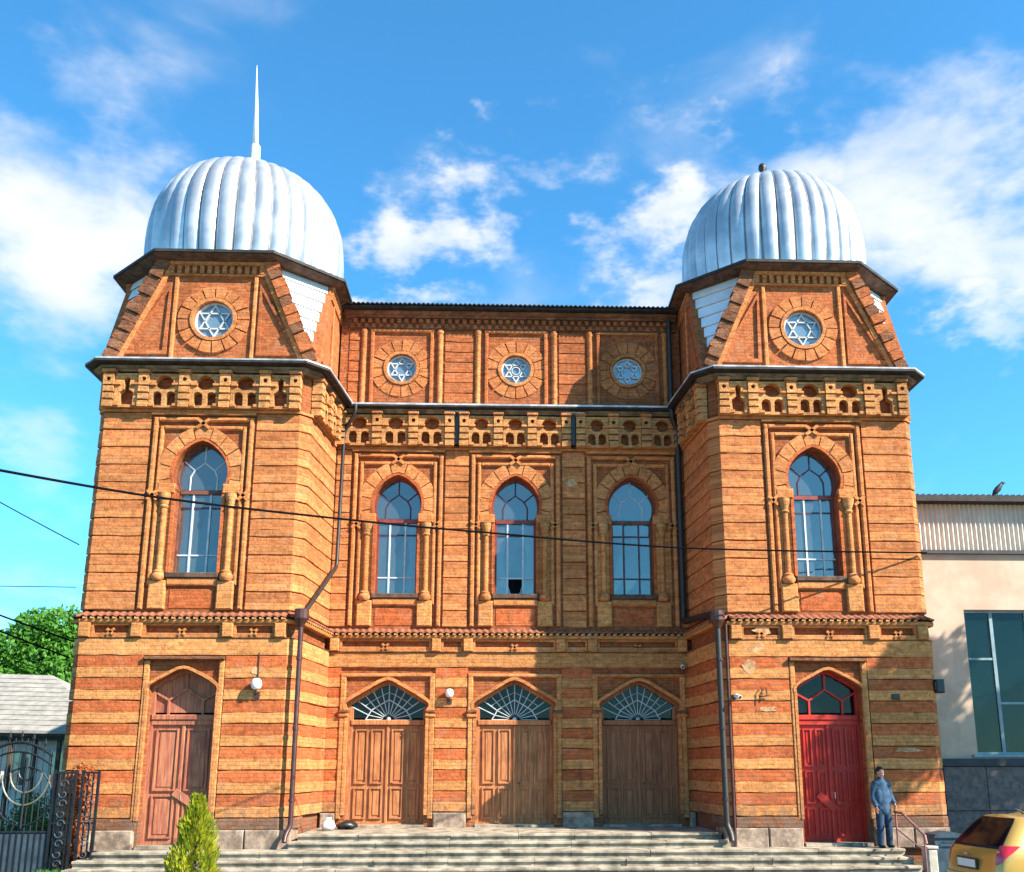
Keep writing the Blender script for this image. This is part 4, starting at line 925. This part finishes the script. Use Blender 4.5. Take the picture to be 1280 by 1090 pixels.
# shrubs behind the gate
for i, (x, y, r, lm, lb) in enumerate(((-12.3, 2.6, .75, 'leaf_shrub', 'rounded green shrub behind the scrollwork of the gate'), (-10.75, 1.4, .50, 'leaf_shrub', 'low green shrub beside the tower plinth behind the gate'), (-9.6, -.25, .34, 'leaf_flower', 'reddish brown leafed bush growing between the iron panels'))):
    o = empty('shrub', (x, y, -.55), lb, 'shrub'); mb = MB(); rnd = random.Random(i+30)
    bb = [(x+rnd.uniform(-r, r)*.7, y+rnd.uniform(-.3, .3), -.3+rnd.uniform(.1, 1.0)*r*(2.3 if i == 2 else 1.3), r*rnd.uniform(.45, .7)) for _ in range(7)]
    if i == 2: bb = [(x+rnd.uniform(-.12, .12), y+rnd.uniform(-.1, .1), -.35+k*.33, .22) for k in range(7)]
    leaves(mb, bb, 2200, .06, rnd, 1, .2); mb.build('foliage', lm, o, recalc=False); MB().tube([(x, y, -.55), (x, y, .3)], .03, 6).build('stem', 'bark', o); unparent_fix(o)

# ------------------------------------------------------------------ house with grey roof on the left
HO = empty('low_house', (-21, 18, -.55), 'low white house with a pale grey hipped roof beside the synagogue', 'house')
MB().box(-31, -16.6, 17.4, 24, -.55, 3.35).build('wall', 'house_white', HO)
rf = MB(); e = [(-32, 16.4, 3.48), (-15.6, 16.4, 3.12), (-15.6, 25, 3.2), (-32, 25, 3.48)]; rg = [(-30, 20.8, 6.0), (-20.2, 20.8, 5.75)]
rf.add(e+rg+[(a, b, c-.12) for a, b, c in e], [(0, 1, 5, 4), (1, 2, 5), (2, 3, 4, 5), (3, 0, 4), (0, 1, 7, 6), (1, 2, 8, 7), (2, 3, 9, 8), (3, 0, 6, 9)]); ro = rf.build('roof', 'slate_roof', HO)
for k in range(11):
    f = (k+1)/12; a = Vector(e[0]).lerp(Vector(rg[0]), f); b = Vector(e[1]).lerp(Vector(rg[1]), f); MB().tube([tuple(a+Vector((0, -.01, .01))), tuple(b+Vector((0, -.01, .01)))], .016, 5).build('roof_seam', 'slate_roof', ro)
MB().box(-31.9, -15.7, 16.5, 16.58, 2.95, 3.10).build('fascia', 'soffit_brown', HO)
MB().box(-31.8, -15.8, 16.6, 17.5, 2.82, 2.98).build('eave_soffit', 'soffit_dark', HO)
for k in range(7):
    x = -22.6+k*.95; MB().box(x, x+.14, 16.7, 16.84, -.55, 2.85).build('porch_post', 'soffit_brown', HO)
for x in (-21.4, -19.5, -17.9):
    wd = MB().plate([(x-.45, 1.0), (x+.45, 1.0), (x+.45, 2.4), (x-.45, 2.4)], [[(x-.39, 1.06), (x+.39, 1.06), (x+.39, 2.34), (x-.39, 2.34)]], 17.3, 17.42).build('window', 'white_paint', HO)
    MB().add([(x-.39, 17.36, 1.06), (x+.39, 17.36, 1.06), (x+.39, 17.36, 2.34), (x-.39, 17.36, 2.34)], [(0, 1, 2, 3)]).build('pane', 'glass', wd, recalc=False)
unparent_fix(HO)

# ------------------------------------------------------------------ iron gate and fence panels
GT = empty('iron_gate', (-11.2, -.7, -.55), 'black wrought iron gate with arched top and candelabrum arcs', 'gate'); gy = -.7
cx = -11.05
def ztop(x): return 1.55+.72*max(0, math.cos((x-(-10.85))*1.25))
MB().tube([(x_, gy, ztop(x_)) for x_ in [-13.2+i*.1 for i in range(32)]], .03, 8).build('top_rail', 'iron_black', GT)
MB().tube([(x_, gy, ztop(x_)-.2) for x_ in [-13.2+i*.1 for i in range(32)]], .022, 8).build('top_rail', 'iron_black', GT)
for i in range(24):
    x = -13.15+i*.13; b = MB().tube([(x, gy, .34), (x, gy, ztop(x)+.10)], .014, 6).build('bar', 'iron_black', GT)
    if i % 2 == 0: MB().lathe(x, gy, [(.012, ztop(x)+.08), (.035, ztop(x)+.14), (.005, ztop(x)+.26)], 6).build('spear_head', 'iron_black', b)
MB().tube([(-13.2, gy, .36), (-10.05, gy, .36)], .03, 8).build('mid_rail', 'iron_black', GT)
MB().box(-13.2, -10.06, gy-.012, gy+.012, -.46, .36).build('kick_panel', 'iron_sheet', GT)
for i in range(24): x = -13.15+i*.13; MB().box(x-.012, x+.012, gy-.03, gy-.011, -.46, .36).build('kick_bar', 'iron_black', GT)
mx = -10.62
for k in range(1, 4):
    r_ = .17*k; MB().tube([(mx+r_*math.cos(math.pi+math.pi*j/16), gy-.03, 1.72-.05*k+r_*1.25*math.sin(math.pi+math.pi*j/16)) for j in range(17)], .02, 6).build('candelabrum_arm', 'gold_paint' if k > 1 else 'iron_black', GT)
MB().tube([(mx, gy-.03, .45), (mx, gy-.03, 1.95)], .024, 6).build('candelabrum_stem', 'iron_black', GT)
MB().tube([(mx+.58*math.cos(2*math.pi*j/28), gy-.02, 1.12+.62*math.sin(2*math.pi*j/28)) for j in range(29)], .018, 6).build('ring', 'iron_black', GT)
unparent_fix(GT)
def panel(x0_, x1_, nm, lab, yy):
    o = empty('fence_panel', ((x0_+x1_)/2, yy, -.55), lab, 'fence panel')
    for x in (x0_, x1_): MB().box(x-.025, x+.025, yy-.03, yy+.03, -.55, 1.68).build('post', 'iron_black', o)
    for z in (-.45, .55, 1.62): MB().box(x0_, x1_, yy-.02, yy+.02, z-.02, z+.02).build('rail', 'iron_black', o)
    n = max(2, int((x1_-x0_)/.085))
    for i in range(1, n): x = x0_+(x1_-x0_)*i/n; MB().box(x-.017, x+.017, yy-.012, yy+.012, -.45, 1.62).build('bar', 'iron_black', o)
    for k in range(9):
        z = -.3+k*.21; c = (x0_+x1_)/2
        MB().tube([(c+.10*math.cos(t*.7+(k % 2)*3.1)*(1-t/11), yy-.03, z+.10*math.sin(t*.7+(k % 2)*3.1)*(1-t/11)) for t in range(9)], .013, 5).build('scroll', 'iron_sheet', o)
    unparent_fix(o)
panel(-10.0, -9.55, 'a', 'black iron scrollwork fence panel next to the gate leaf', -.72)
panel(-9.40, -9.06, 'b', 'narrow black iron fence panel touching the end of the steps', -.70)

# ------------------------------------------------------------------ cables
def cable(pts, r, lab, n=24):
    P = [Vector(p) for p in pts]; q = []
    for i in range(len(P)-1):
        p0, p1, p2, p3 = P[max(0, i-1)], P[i], P[i+1], P[min(len(P)-1, i+2)]
        for k in range(n): t = k/n; q.append(tuple(.5*((2*p1)+(-p0+p2)*t+(2*p0-5*p1+4*p2-p3)*t*t+(-p0+3*p1-3*p2+p3)*t**3)))
    q.append(tuple(P[-1])); tag(MB().tube(q, r, 6).build('overhead_cable', 'cable_black', None, smooth=True), lab, 'cable')
def at(px, py, Y):
    d = pix_dir(px, py); o = cam.matrix_world.translation; return o+d*((Y-o.y)/d.y)
cable([at(-60, 577, -10.5), at(200, 622, -8.0), at(430, 649, -5.8), at(600, 665, -4.2), at(860, 685, -2.2), at(1158, 691, -.02)], .021, 'thick black cable sagging across the whole brick front')
cable([at(-40, 606, 1), at(50, 655, .9), at(99, 681, .8)], .014, 'thin wire dropping to the corner of the domed tower')
cable([at(-40, 752, 3), at(0, 769, 2.6), at(92, 802, 1.5)], .024, 'black cable passing in front of the leafy tree crown')
cable([at(-40, 773, 3.2), at(0, 789, 3), at(86, 822, 1.8)], .022, 'lower black cable passing in front of the leafy tree')
cable([at(-40, 732, 6), at(95, 734, 5)], .012, 'thin level wire above the leafy tree')
cable([at(-20, 640, 6), at(25, 614, 5.6), at(60, 590, 5)], .012, 'thin wire slanting up against the sky beside the tower') if False else None

# ------------------------------------------------------------------ small fixtures
def lamp(loc, lab, r=.13, arm=True):
    x, y, z = loc; o = empty('wall_lamp', (x, y+.1, z), lab, 'wall lamp'); MB().lathe(x, y, [(r*.45, z+r*1.05), (r*.8, z+r*.75), (r, z), (r*.8, z-r*.7), (r*.3, z-r*.95)], 14).build('globe', 'bag_white', o, smooth=True)
    MB().tube([(x, y, z-r*.8), (x, y, z-r*1.5), (x, y+.14, z-r*1.7)], .02, 6).build('bracket', 'pipe_dark', o); MB().box(x-.06, x+.06, y+.08, y+.14, z-r*2.4, z-r*1.2).build('base_plate', 'pipe_brown', o)
    if arm: MB().tube([(x, y+.11, z+r), (x, y+.11, z+.75)], .012, 6).build('conduit', 'pipe_brown', o)
    unparent_fix(o)
lamp((-5.90, -.17, 3.60), 'round white globe lamp on the tower wall beside the plum door')
lamp((-1.60, D-.13, 3.60), 'white lamp on bracket between two brown wooden doors', .11, False)
def cctv(loc, lab, sg):
    x, y, z = loc; o = empty('security_camera', (x, y, z), lab, 'camera'); MB().tube([(x, y, z), (x-sg*.04, y-.24, z-.05)], [.055, .05], 10).build('body', 'bag_white', o); MB().tube([(x-sg*.04, y-.235, z-.05), (x-sg*.042, y-.25, z-.052)], .035, 10).build('lens', 'black_plastic', o)
    MB().tube([(x, y-.03, z), (x+sg*.03, y+.08, z-.02)], .02, 6).build('bracket', 'bag_white', o); MB().box(x+sg*.03-.05, x+sg*.03+.05, y+.05, y+.09, z-.07, z+.03).build('base_plate', 'black_plastic', o); unparent_fix(o)
cctv((4.52, D-.16, 4.32), 'white security camera in the corner over the dark door', 1)
cctv((5.26, -.14, 3.35), 'small white security camera beside the brown downpipe', -1)
o = MB(); o.cbox(9.00, 9.20, -.075, -.04, 3.27, 3.40, .02); o.box(9.04, 9.16, -.085, -.07, 3.31, 3.36); tag(o.build('vent_grille', 'black_plastic'), 'small black vent on the brick wall above the person', 'vent')
o = MB(); o.cbox(10.13, 10.33, -.02, .25, 3.44, 3.76, .03); o.box(10.10, 10.2, .02, .2, 3.5, 3.7); tag(o.build('junction_box', 'black_plastic'), 'black junction box on the outer corner of the tower', 'junction box')
o = MB()
for dx, h_ in ((0, .24), (.11, .17)): o.tube([(5.88+dx, -.06, 3.55), (5.88+dx, -.13, 3.5), (5.88+dx, -.13, 3.5-h_)], .014, 6)
o.tube([(5.82, -.10, 3.33), (6.06, -.10, 3.36)], .013, 6); tag(o.build('iron_hook', 'pipe_dark'), 'rusty iron hook on the wall beside the red door', 'hook')
# white bag and dark litter by the left corner
mb = MB(); mb.lathe(-4.42, 1.7, [(.03, .245), (.14, .26), (.17, .34), (.12, .43), (.05, .48), (.06, .53)], 14)
for v in mb.v: v += Vector((mnoise.noise(v*9), mnoise.noise(v*9+Vector((5, 0, 0))), mnoise.noise(v*8+Vector((0, 7, 0)))*.5))*.05
tag(mb.build('plastic_bag', 'bag_white', smooth=True), 'crumpled white plastic bag on the platform by the downpipe', 'bag')
mb = MB(); mb.lathe(-4.02, 2.1, [(.04, .245), (.22, .27), (.25, .34), (.15, .42), (.05, .45)], 14)
for v in mb.v: v += Vector((mnoise.noise(v*7), mnoise.noise(v*7+Vector((5, 0, 0))), mnoise.noise(v*8+Vector((0, 7, 0)))*.5))*.09
tag(mb.build('black_bag', 'black_plastic', smooth=True), 'small black bag slumped against the wall beside the white bag', 'bag')

# ------------------------------------------------------------------ handrail, post and bin by the red door
HR = empty('handrail', (8.75, -1.2, -.5), 'rusty steel handrail at the end of the steps', 'handrail')
MB().tube([(8.72, -.35, .72), (8.74, -.75, .70), (8.80, -1.7, .28), (8.80, -1.75, .12)], .028, 8).build('rail', 'rail_steel', HR)
MB().tube([(8.72, -.42, -.06), (8.72, -.42, .71)], .022, 8).build('post', 'rail_steel', HR); MB().tube([(8.80, -1.66, -.55), (8.80, -1.66, .29)], .022, 8).build('post', 'rail_steel', HR)
MB().tube([(8.72, -.42, .35), (8.80, -1.66, -.05)], .016, 8).build('lower_rail', 'rail_steel', HR); unparent_fix(HR)
mb = MB(); mb.cbox(8.98, 9.20, -1.35, -1.05, -.55, -.02, .03); mb.cbox(8.96, 9.22, -1.37, -1.03, -.02, .04, .015); tag(mb.build('concrete_post', 'concrete'), 'short pale concrete post beside the handrail', 'post')
BN = empty('metal_bin', (9.55, -.9, -.55), 'dark teal metal bin standing between handrail and yellow car', 'bin')
MB().prism([(9.28, -.55), (9.84, -.55), (9.90, .20), (9.24, .20)], -1.15, -.65).build('body', 'bin_teal', BN)
MB().prism([(9.21, .20), (9.93, .20), (9.88, .27), (9.6, .33), (9.26, .27)], -1.19, -.61).build('lid', 'bin_teal', BN)
MB().tube([(9.4, -1.17, .10), (9.4, -1.22, .10), (9.74, -1.22, .10), (9.74, -1.17, .10)], .014, 6).build('handle', 'iron_black', BN); unparent_fix(BN)

# ------------------------------------------------------------------ person
def blob_mesh(name, parts, mat, parent, voxel=.014):
    mb = MB()
    for p in parts:
        if p[0] == 'c':
            pts, rs = smooth_curve3(p[1]), None; n = len(p[1]); r0 = p[2]
            rr = []
            for i in range(len(pts)): f = i/(len(pts)-1)*(n-1); k = min(n-2, int(f)); rr.append(r0[k]+(r0[k+1]-r0[k])*(f-k))
            mb.tube(pts, rr, 12)
            for q, r_ in ((pts[0], rr[0]), (pts[-1], rr[-1])): ell(mb, q, (r_, r_, r_))
        else: ell(mb, p[1], p[2])
    o = mb.build(name, mat, None)
    md = o.modifiers.new('r', 'REMESH'); md.mode = 'VOXEL'; md.voxel_size = voxel
    ms = o.modifiers.new('s', 'SMOOTH'); ms.factor = .5; ms.iterations = 5
    dg = bpy.context.evaluated_depsgraph_get(); me = bpy.data.meshes.new_from_object(o.evaluated_get(dg)); o.modifiers.clear(); old = o.data; o.data = me; bpy.data.meshes.remove(old)
    me.materials.clear(); me.materials.append(MATS[mat]); me.polygons.foreach_set('use_smooth', [True]*len(me.polygons)); o.parent = parent; return o
def smooth_curve3(p):
    P = [Vector(q) for q in p]; out = []
    for i in range(len(P)-1):
        p0, p1, p2, p3 = P[max(0, i-1)], P[i], P[i+1], P[min(len(P)-1, i+2)]
        for k in range(5): t = k/5; out.append(.5*((2*p1)+(-p0+p2)*t+(2*p0-5*p1+4*p2-p3)*t*t+(-p0+3*p1-3*p2+p3)*t**3))
    out.append(P[-1]); return out
def ell(mb, c, r, n=12):
    vs = []; fs = []; m_ = 8
    for i in range(m_+1):
        t = math.pi*i/m_
        for k in range(n): a = 2*math.pi*k/n; vs.append((c[0]+r[0]*max(.02, math.sin(t))*math.cos(a), c[1]+r[1]*max(.02, math.sin(t))*math.sin(a), c[2]+r[2]*math.cos(t)))
    for i in range(m_):
        for k in range(n): q = (k+1) % n; fs.append((i*n+k, i*n+q, (i+1)*n+q, (i+1)*n+k))
    fs += [tuple(range(n)), tuple(range(m_*n, (m_+1)*n))]; mb.add(vs, fs)
PE = empty('person', (0, 0, 0), 'person in a blue work jacket and trousers beside the red door', 'person')
# figure faces -Y locally, z from the feet; x positive is the viewer's right
def hand(wr, sgn, dn):
    """palm, four bent fingers and a thumb hanging from wrist wr"""
    x, y, z = wr; q = [('e', (x, y, z-.045), (.022, .042, .052))]
    for k, (ly, ln) in enumerate(((-.030, .074), (-.010, .084), (.010, .078), (.029, .060))):
        q.append(('c', [(x, y+ly, z-.085), (x-sgn*.006, y+ly*1.05-.006, z-.085-ln*.5), (x-sgn*.022, y+ly-.02, z-.085-ln*.92)], [.0105, .0095, .008]))
    q.append(('c', [(x-sgn*.004, y-.036, z-.035), (x-sgn*.012, y-.062, z-.065), (x-sgn*.016, y-.066, z-.10)], [.012, .011, .009])); return q
sh = 1.44
armL = [(-.175, .0, 1.41), (-.215, .03, 1.14), (-.20, -.05, .90)]            # hanging arm
armR = [(.175, .0, 1.41), (.26, .05, 1.16), (.23, -.13, .97)]                # bent arm, hand in front of the hip
body = [('c', [(0, .01, 1.36), (0, .0, 1.50), (0, -.012, 1.56)], [.062, .056, .056]), ('e', (0, -.012, 1.66), (.074, .094, .112)), ('e', (0, -.055, 1.605), (.048, .05, .05)), ('e', (0, -.104, 1.645), (.013, .02, .022)),
        ('e', (-.076, .0, 1.645), (.012, .02, .03)), ('e', (.076, .0, 1.645), (.012, .02, .03)), ('e', (0, -.098, 1.60), (.024, .01, .007)), ('e', (-.03, -.094, 1.672), (.014, .008, .008)), ('e', (.03, -.094, 1.672), (.014, .008, .008)),
        ('c', [(0, .01, 1.40), (0, .01, 1.2), (0, .0, .98)], [.11, .12, .12]), ('c', armL, [.042, .036, .026]), ('c', armR, [.042, .036, .026]),
        ('c', [(-.085, 0, .95), (-.10, -.01, .5), (-.10, .02, .09)], [.075, .052, .036]), ('c', [(.085, 0, .95), (.11, -.02, .5), (.125, .03, .09)], [.075, .052, .036])]
body += hand(armL[2], -1, 1)+hand(armR[2], 1, 1)
B_ = blob_mesh('body', body, 'skin', PE, .009)
blob_mesh('jacket', [('c', [(0, .01, 1.40), (0, .0, 1.22), (0, .0, 1.02), (0, .0, .84)], [.125, .14, .15, .155]), ('e', (-.09, .01, 1.40), (.11, .09, .07)), ('e', (.09, .01, 1.40), (.11, .09, .07)), ('e', (-.06, .0, .86), (.13, .13, .06)), ('e', (.06, .0, .86), (.13, .13, .06)), ('e', (-.09, .0, 1.12), (.115, .125, .28)), ('e', (.09, .0, 1.12), (.115, .125, .28)),
      ('c', [armL[0], armL[1], (-.202, -.043, .92)], [.068, .060, .050]), ('c', [armR[0], armR[1], (.236, -.11, .985)], [.068, .060, .050]), ('c', [(0, .0, 1.45), (0, -.005, 1.515)], [.082, .074])], 'cloth_blue', PE, .014)
blob_mesh('trousers', [('e', (0, 0, .90), (.165, .13, .13)), ('c', [(-.085, 0, .92), (-.10, -.01, .5), (-.105, .02, .07)], [.108, .086, .072]), ('c', [(.085, 0, .92), (.11, -.02, .5), (.13, .03, .07)], [.108, .086, .072])], 'cloth_navy', PE, .014)
for x, y in ((-.105, .0), (.13, .01)): blob_mesh('shoe', [('e', (x, y+.03, .045), (.046, .07, .045)), ('e', (x, y-.075, .035), (.044, .095, .034))], 'black_plastic', PE, .012)
blob_mesh('hair', [('e', (0, .012, 1.700), (.088, .104, .094)), ('e', (0, .05, 1.655), (.084, .07, .07))], 'hair', PE, .012)
blob_mesh('collar', [('c', [(-.05, -.045, 1.47), (-.075, .01, 1.51), (0, .06, 1.525), (.075, .01, 1.51), (.05, -.045, 1.47)], [.022]*5)], 'cloth_navy', PE, .01)
PE.location = (8.42, -.45, -.06); PE.rotation_euler = (0, 0, R(14))

# ------------------------------------------------------------------ yellow hatchback
CAR = empty('yellow_car', (0, 0, 0), 'golden yellow hatchback parked with its rear towards the steps', 'car')
# rows j: 0 sill .. belt .. roof centre; stations i: rear centre line -> round the corner -> along the side -> front centre line. car axis +x forward, half width in y (right side negative y)
def crs(P, t):
    n = len(P); i = min(n-2, max(0, int(t))); f = t-i; p0, p1, p2, p3 = P[max(0, i-1)], P[i], P[i+1], P[min(n-1, i+2)]
    return .5*((2*p1)+(p2-p0)*f+(2*p0-5*p1+4*p2-p3)*f*f+(3*p1-p0-3*p2+p3)*f**3)
rearx = [.10, .02, .00, .04, .10, .34, .52, .60, .62]           # rear profile x per row
zrow = [.28, .42, .58, .78, .94, 1.22, 1.40, 1.455, 1.475]
G = []
def row_pts(xf, yf, zf): return [Vector((xf(j), yf(j), zf(j))) for j in range(9)]
hw = [.76, .82, .835, .84, .82, .70, .585, .40, 0]
def stn(xo, ws, zs=None, roofy=None): return [Vector((xo[j] if isinstance(xo, list) else xo, hw[j]*ws if j < 8 else 0, (zs or zrow)[j])) for j in range(9)]
G.append([Vector((rearx[j]-.02, 0, zrow[j])) for j in range(9)])
G.append([Vector((rearx[j], hw[j]*.55, zrow[j])) for j in range(9)])
G.append([Vector((rearx[j]+.05, hw[j]*.88, zrow[j])) for j in range(9)])
G.append([Vector((rearx[j]+.20, hw[j]*.985 if j < 8 else 0, zrow[j])) for j in range(9)])
G.append(stn([.62, .62, .62, .62, .66, .84, .95, 1.0, 1.05], 1.0))
G.append(stn([1.15, 1.15, 1.15, 1.15, 1.15, 1.2, 1.25, 1.3, 1.3], 1.01, [.26, .42, .60, .80, .94, 1.24, 1.43, 1.49, 1.51]))
G.append(stn(1.9, 1.01, [.25, .42, .60, .80, .93, 1.24, 1.43, 1.49, 1.51]))
G.append(stn([2.6, 2.6, 2.6, 2.62, 2.66, 2.42, 2.3, 2.28, 2.26], 1.0, [.25, .42, .60, .79, .91, 1.18, 1.36, 1.42, 1.44]))
G.append(stn([3.1, 3.1, 3.1, 3.1, 3.05, 2.78, 2.62, 2.58, 2.56], .97, [.27, .42, .58, .75, .86, 1.02, 1.18, 1.24, 1.27]))
G.append(stn([3.55, 3.58, 3.58, 3.52, 3.4, 3.2, 3.05, 3.0, 2.98], .88, [.3, .42, .55, .68, .77, .86, .92, .95, .97]))
G.append([Vector((x, 0, z)) for x, z in zip([3.72, 3.78, 3.78, 3.72, 3.6, 3.4, 3.2, 3.1, 3.05], [.3, .42, .55, .66, .74, .82, .88, .92, .94])])
def S(t, v, off=0):
    p = crs([crs(col, v) for col in G], t)
    if off:
        e = .02; a = crs([crs(col, v) for col in G], min(10, t+e))-crs([crs(col, v) for col in G], max(0, t-e)); b = crs([crs(col, min(8, v+e)) for col in G], t)-crs([crs(col, max(0, v-e)) for col in G], t)
        n_ = a.cross(b)
        if n_.length > 1e-9:
            n_.normalize()
            if n_.dot(p-Vector((1.7, 0, .7))) < 0: n_ = -n_
            p = p+n_*off
    return p
def patch(name, mat, t0, t1, v0, v1, off, parent, nt_=10, nv_=8, mir=(1, -1), fn=None):
    for mm in mir:
        vs = []
        for i in range(nt_+1):
            for j in range(nv_+1):
                t, v = t0+(t1-t0)*i/nt_, v0+(v1-v0)*j/nv_
                if fn: t, v = fn(i/nt_, j/nv_)
                q = S(t, v, off); vs.append((q.x, q.y*-mm, q.z))
        fs = [(i*(nv_+1)+j, (i+1)*(nv_+1)+j, (i+1)*(nv_+1)+j+1, i*(nv_+1)+j+1) for i in range(nt_) for j in range(nv_)]
        MB().add(vs, fs).build(name, mat, parent, smooth=True, recalc=True)
mb = MB()
for mm in (1, -1):
    vs = []; a, b = 60, 36
    for i in range(a+1):
        for j in range(b+1): q = S(10*i/a, 8*j/b); vs.append((q.x, q.y*mm, q.z))
    mb.add(vs, [(i*(b+1)+j, (i+1)*(b+1)+j, (i+1)*(b+1)+j+1, i*(b+1)+j+1) for i in range(a) for j in range(b)])
bo = mb.build('body', 'car_paint', CAR, smooth=True)
bm = bmesh.new(); bm.from_mesh(bo.data); bmesh.ops.remove_doubles(bm, verts=bm.verts, dist=.002); bmesh.ops.recalc_face_normals(bm, faces=bm.faces); bm.to_mesh(bo.data); bm.free()
patch('rear_window', 'glass_car', 0, 2.0, 4.2, 6.3, .006, CAR, fn=lambda a, b: (1.0*a+(1.0+.05*(1-b))*a*.85, 4.25+1.95*b-.25*a*a*(1-b)*0))
patch('rear_window_seal', 'rubber', 0, 2.0, 4.1, 6.4, .004, CAR, fn=lambda a, b: ((1.92+.05*(1-b))*a, 4.12+2.2*b))
patch('tail_light', 'tail_red', 2, 3, 3, 4, .012, CAR, fn=lambda a, b: (1.75+1.55*a*(.35+.65*b) if b < .999 else 1.75+1.55*a, 2.75+1.55*b+.25*a*(1-b)))
patch('side_window', 'glass_car', 4.0, 5.4, 4.3, 6.0, .006, CAR, fn=lambda a, b: (3.9+1.5*a+.25*b*(1-a), 4.28+1.55*b*(.45+.55*min(1, a*2.2))))
patch('side_window', 'glass_car', 5.5, 7.2, 4.3, 6.0, .006, CAR, fn=lambda a, b: (5.5+1.7*a-.5*b*a, 4.28+1.6*b))
patch('windscreen', 'glass_car', 8, 10, 5, 7, .006, CAR, fn=lambda a, b: (8.2+1.8*a, 5.2+1.6*b))
patch('rear_bumper', 'car_paint', 0, 3.6, .3, 1.9, .03, CAR, fn=lambda a, b: (3.6*a, .3+1.5*b))
MB().box(-.045, -.02, -.26, .26, .66, .78).build('number_plate', 'plate_white', CAR); MB().box(-.035, -.012, -.29, .29, .63, .81).build('plate_recess', 'black_plastic', CAR)
MB().tube([(-.03, -.05, .86), (-.05, 0, .865), (-.03, .05, .86)], .015, 6).build('boot_handle', 'chrome', CAR)
MB().tube([(1.05, 0, 1.48), (1.0, 0, 1.52), (.9, 0, 1.56)], [.02, .014, .004], 6).build('antenna', 'black_plastic', CAR)
for x in (.72, 3.12):
    for sg in (-1, 1):
        wheel = MB(); n = 28; prof = [(.20, -.09), (.285, -.095), (.305, -.06), (.305, .06), (.285, .095), (.20, .09)]; vs = []
        for r_, yy in prof:
            for k in range(n): a = 2*math.pi*k/n; vs.append((x+r_*math.cos(a), sg*.765+yy, .305+r_*math.sin(a)))
        wheel.add(vs, [(i*n+k, i*n+(k+1) % n, ((i+1) % 6)*n+(k+1) % n, ((i+1) % 6)*n+k) for i in range(6) for k in range(n)]); wo = wheel.build('wheel', 'rubber', CAR, smooth=True, auto=40)
        rim = MB(); ys = sg*.765+sg*.075
        rim.tube([(x, ys-sg*.02, .305), (x, ys, .305)], .05, 12)
        for k in range(5): a = 2*math.pi*k/5; rim.tube([(x, ys-sg*.01, .305), (x+.19*math.cos(a), ys-sg*.01, .305+.19*math.sin(a))], .022, 6)
        rim.tube([(x+.195*math.cos(2*math.pi*k/20), ys-sg*.01, .305+.195*math.sin(2*math.pi*k/20)) for k in range(21)], .016, 6); rim.build('rim', 'chrome', wo)
        MB().tube([(x+.345*math.cos(math.pi*k/14), sg*.842, .30+.345*math.sin(math.pi*k/14)) for k in range(15)], .022, 6).build('arch_lip', 'car_paint', CAR, smooth=True)
        MB().prism([(x+.335*math.cos(math.pi*k/14), .30+.335*math.sin(math.pi*k/14)) for k in range(15)], min(sg*.835, sg*.853), max(sg*.835, sg*.853)).build('wheel_well', 'rubber', CAR)
CAR.location = (7.42, -6.5, -.53); CAR.rotation_euler = (0, 0, R(4))
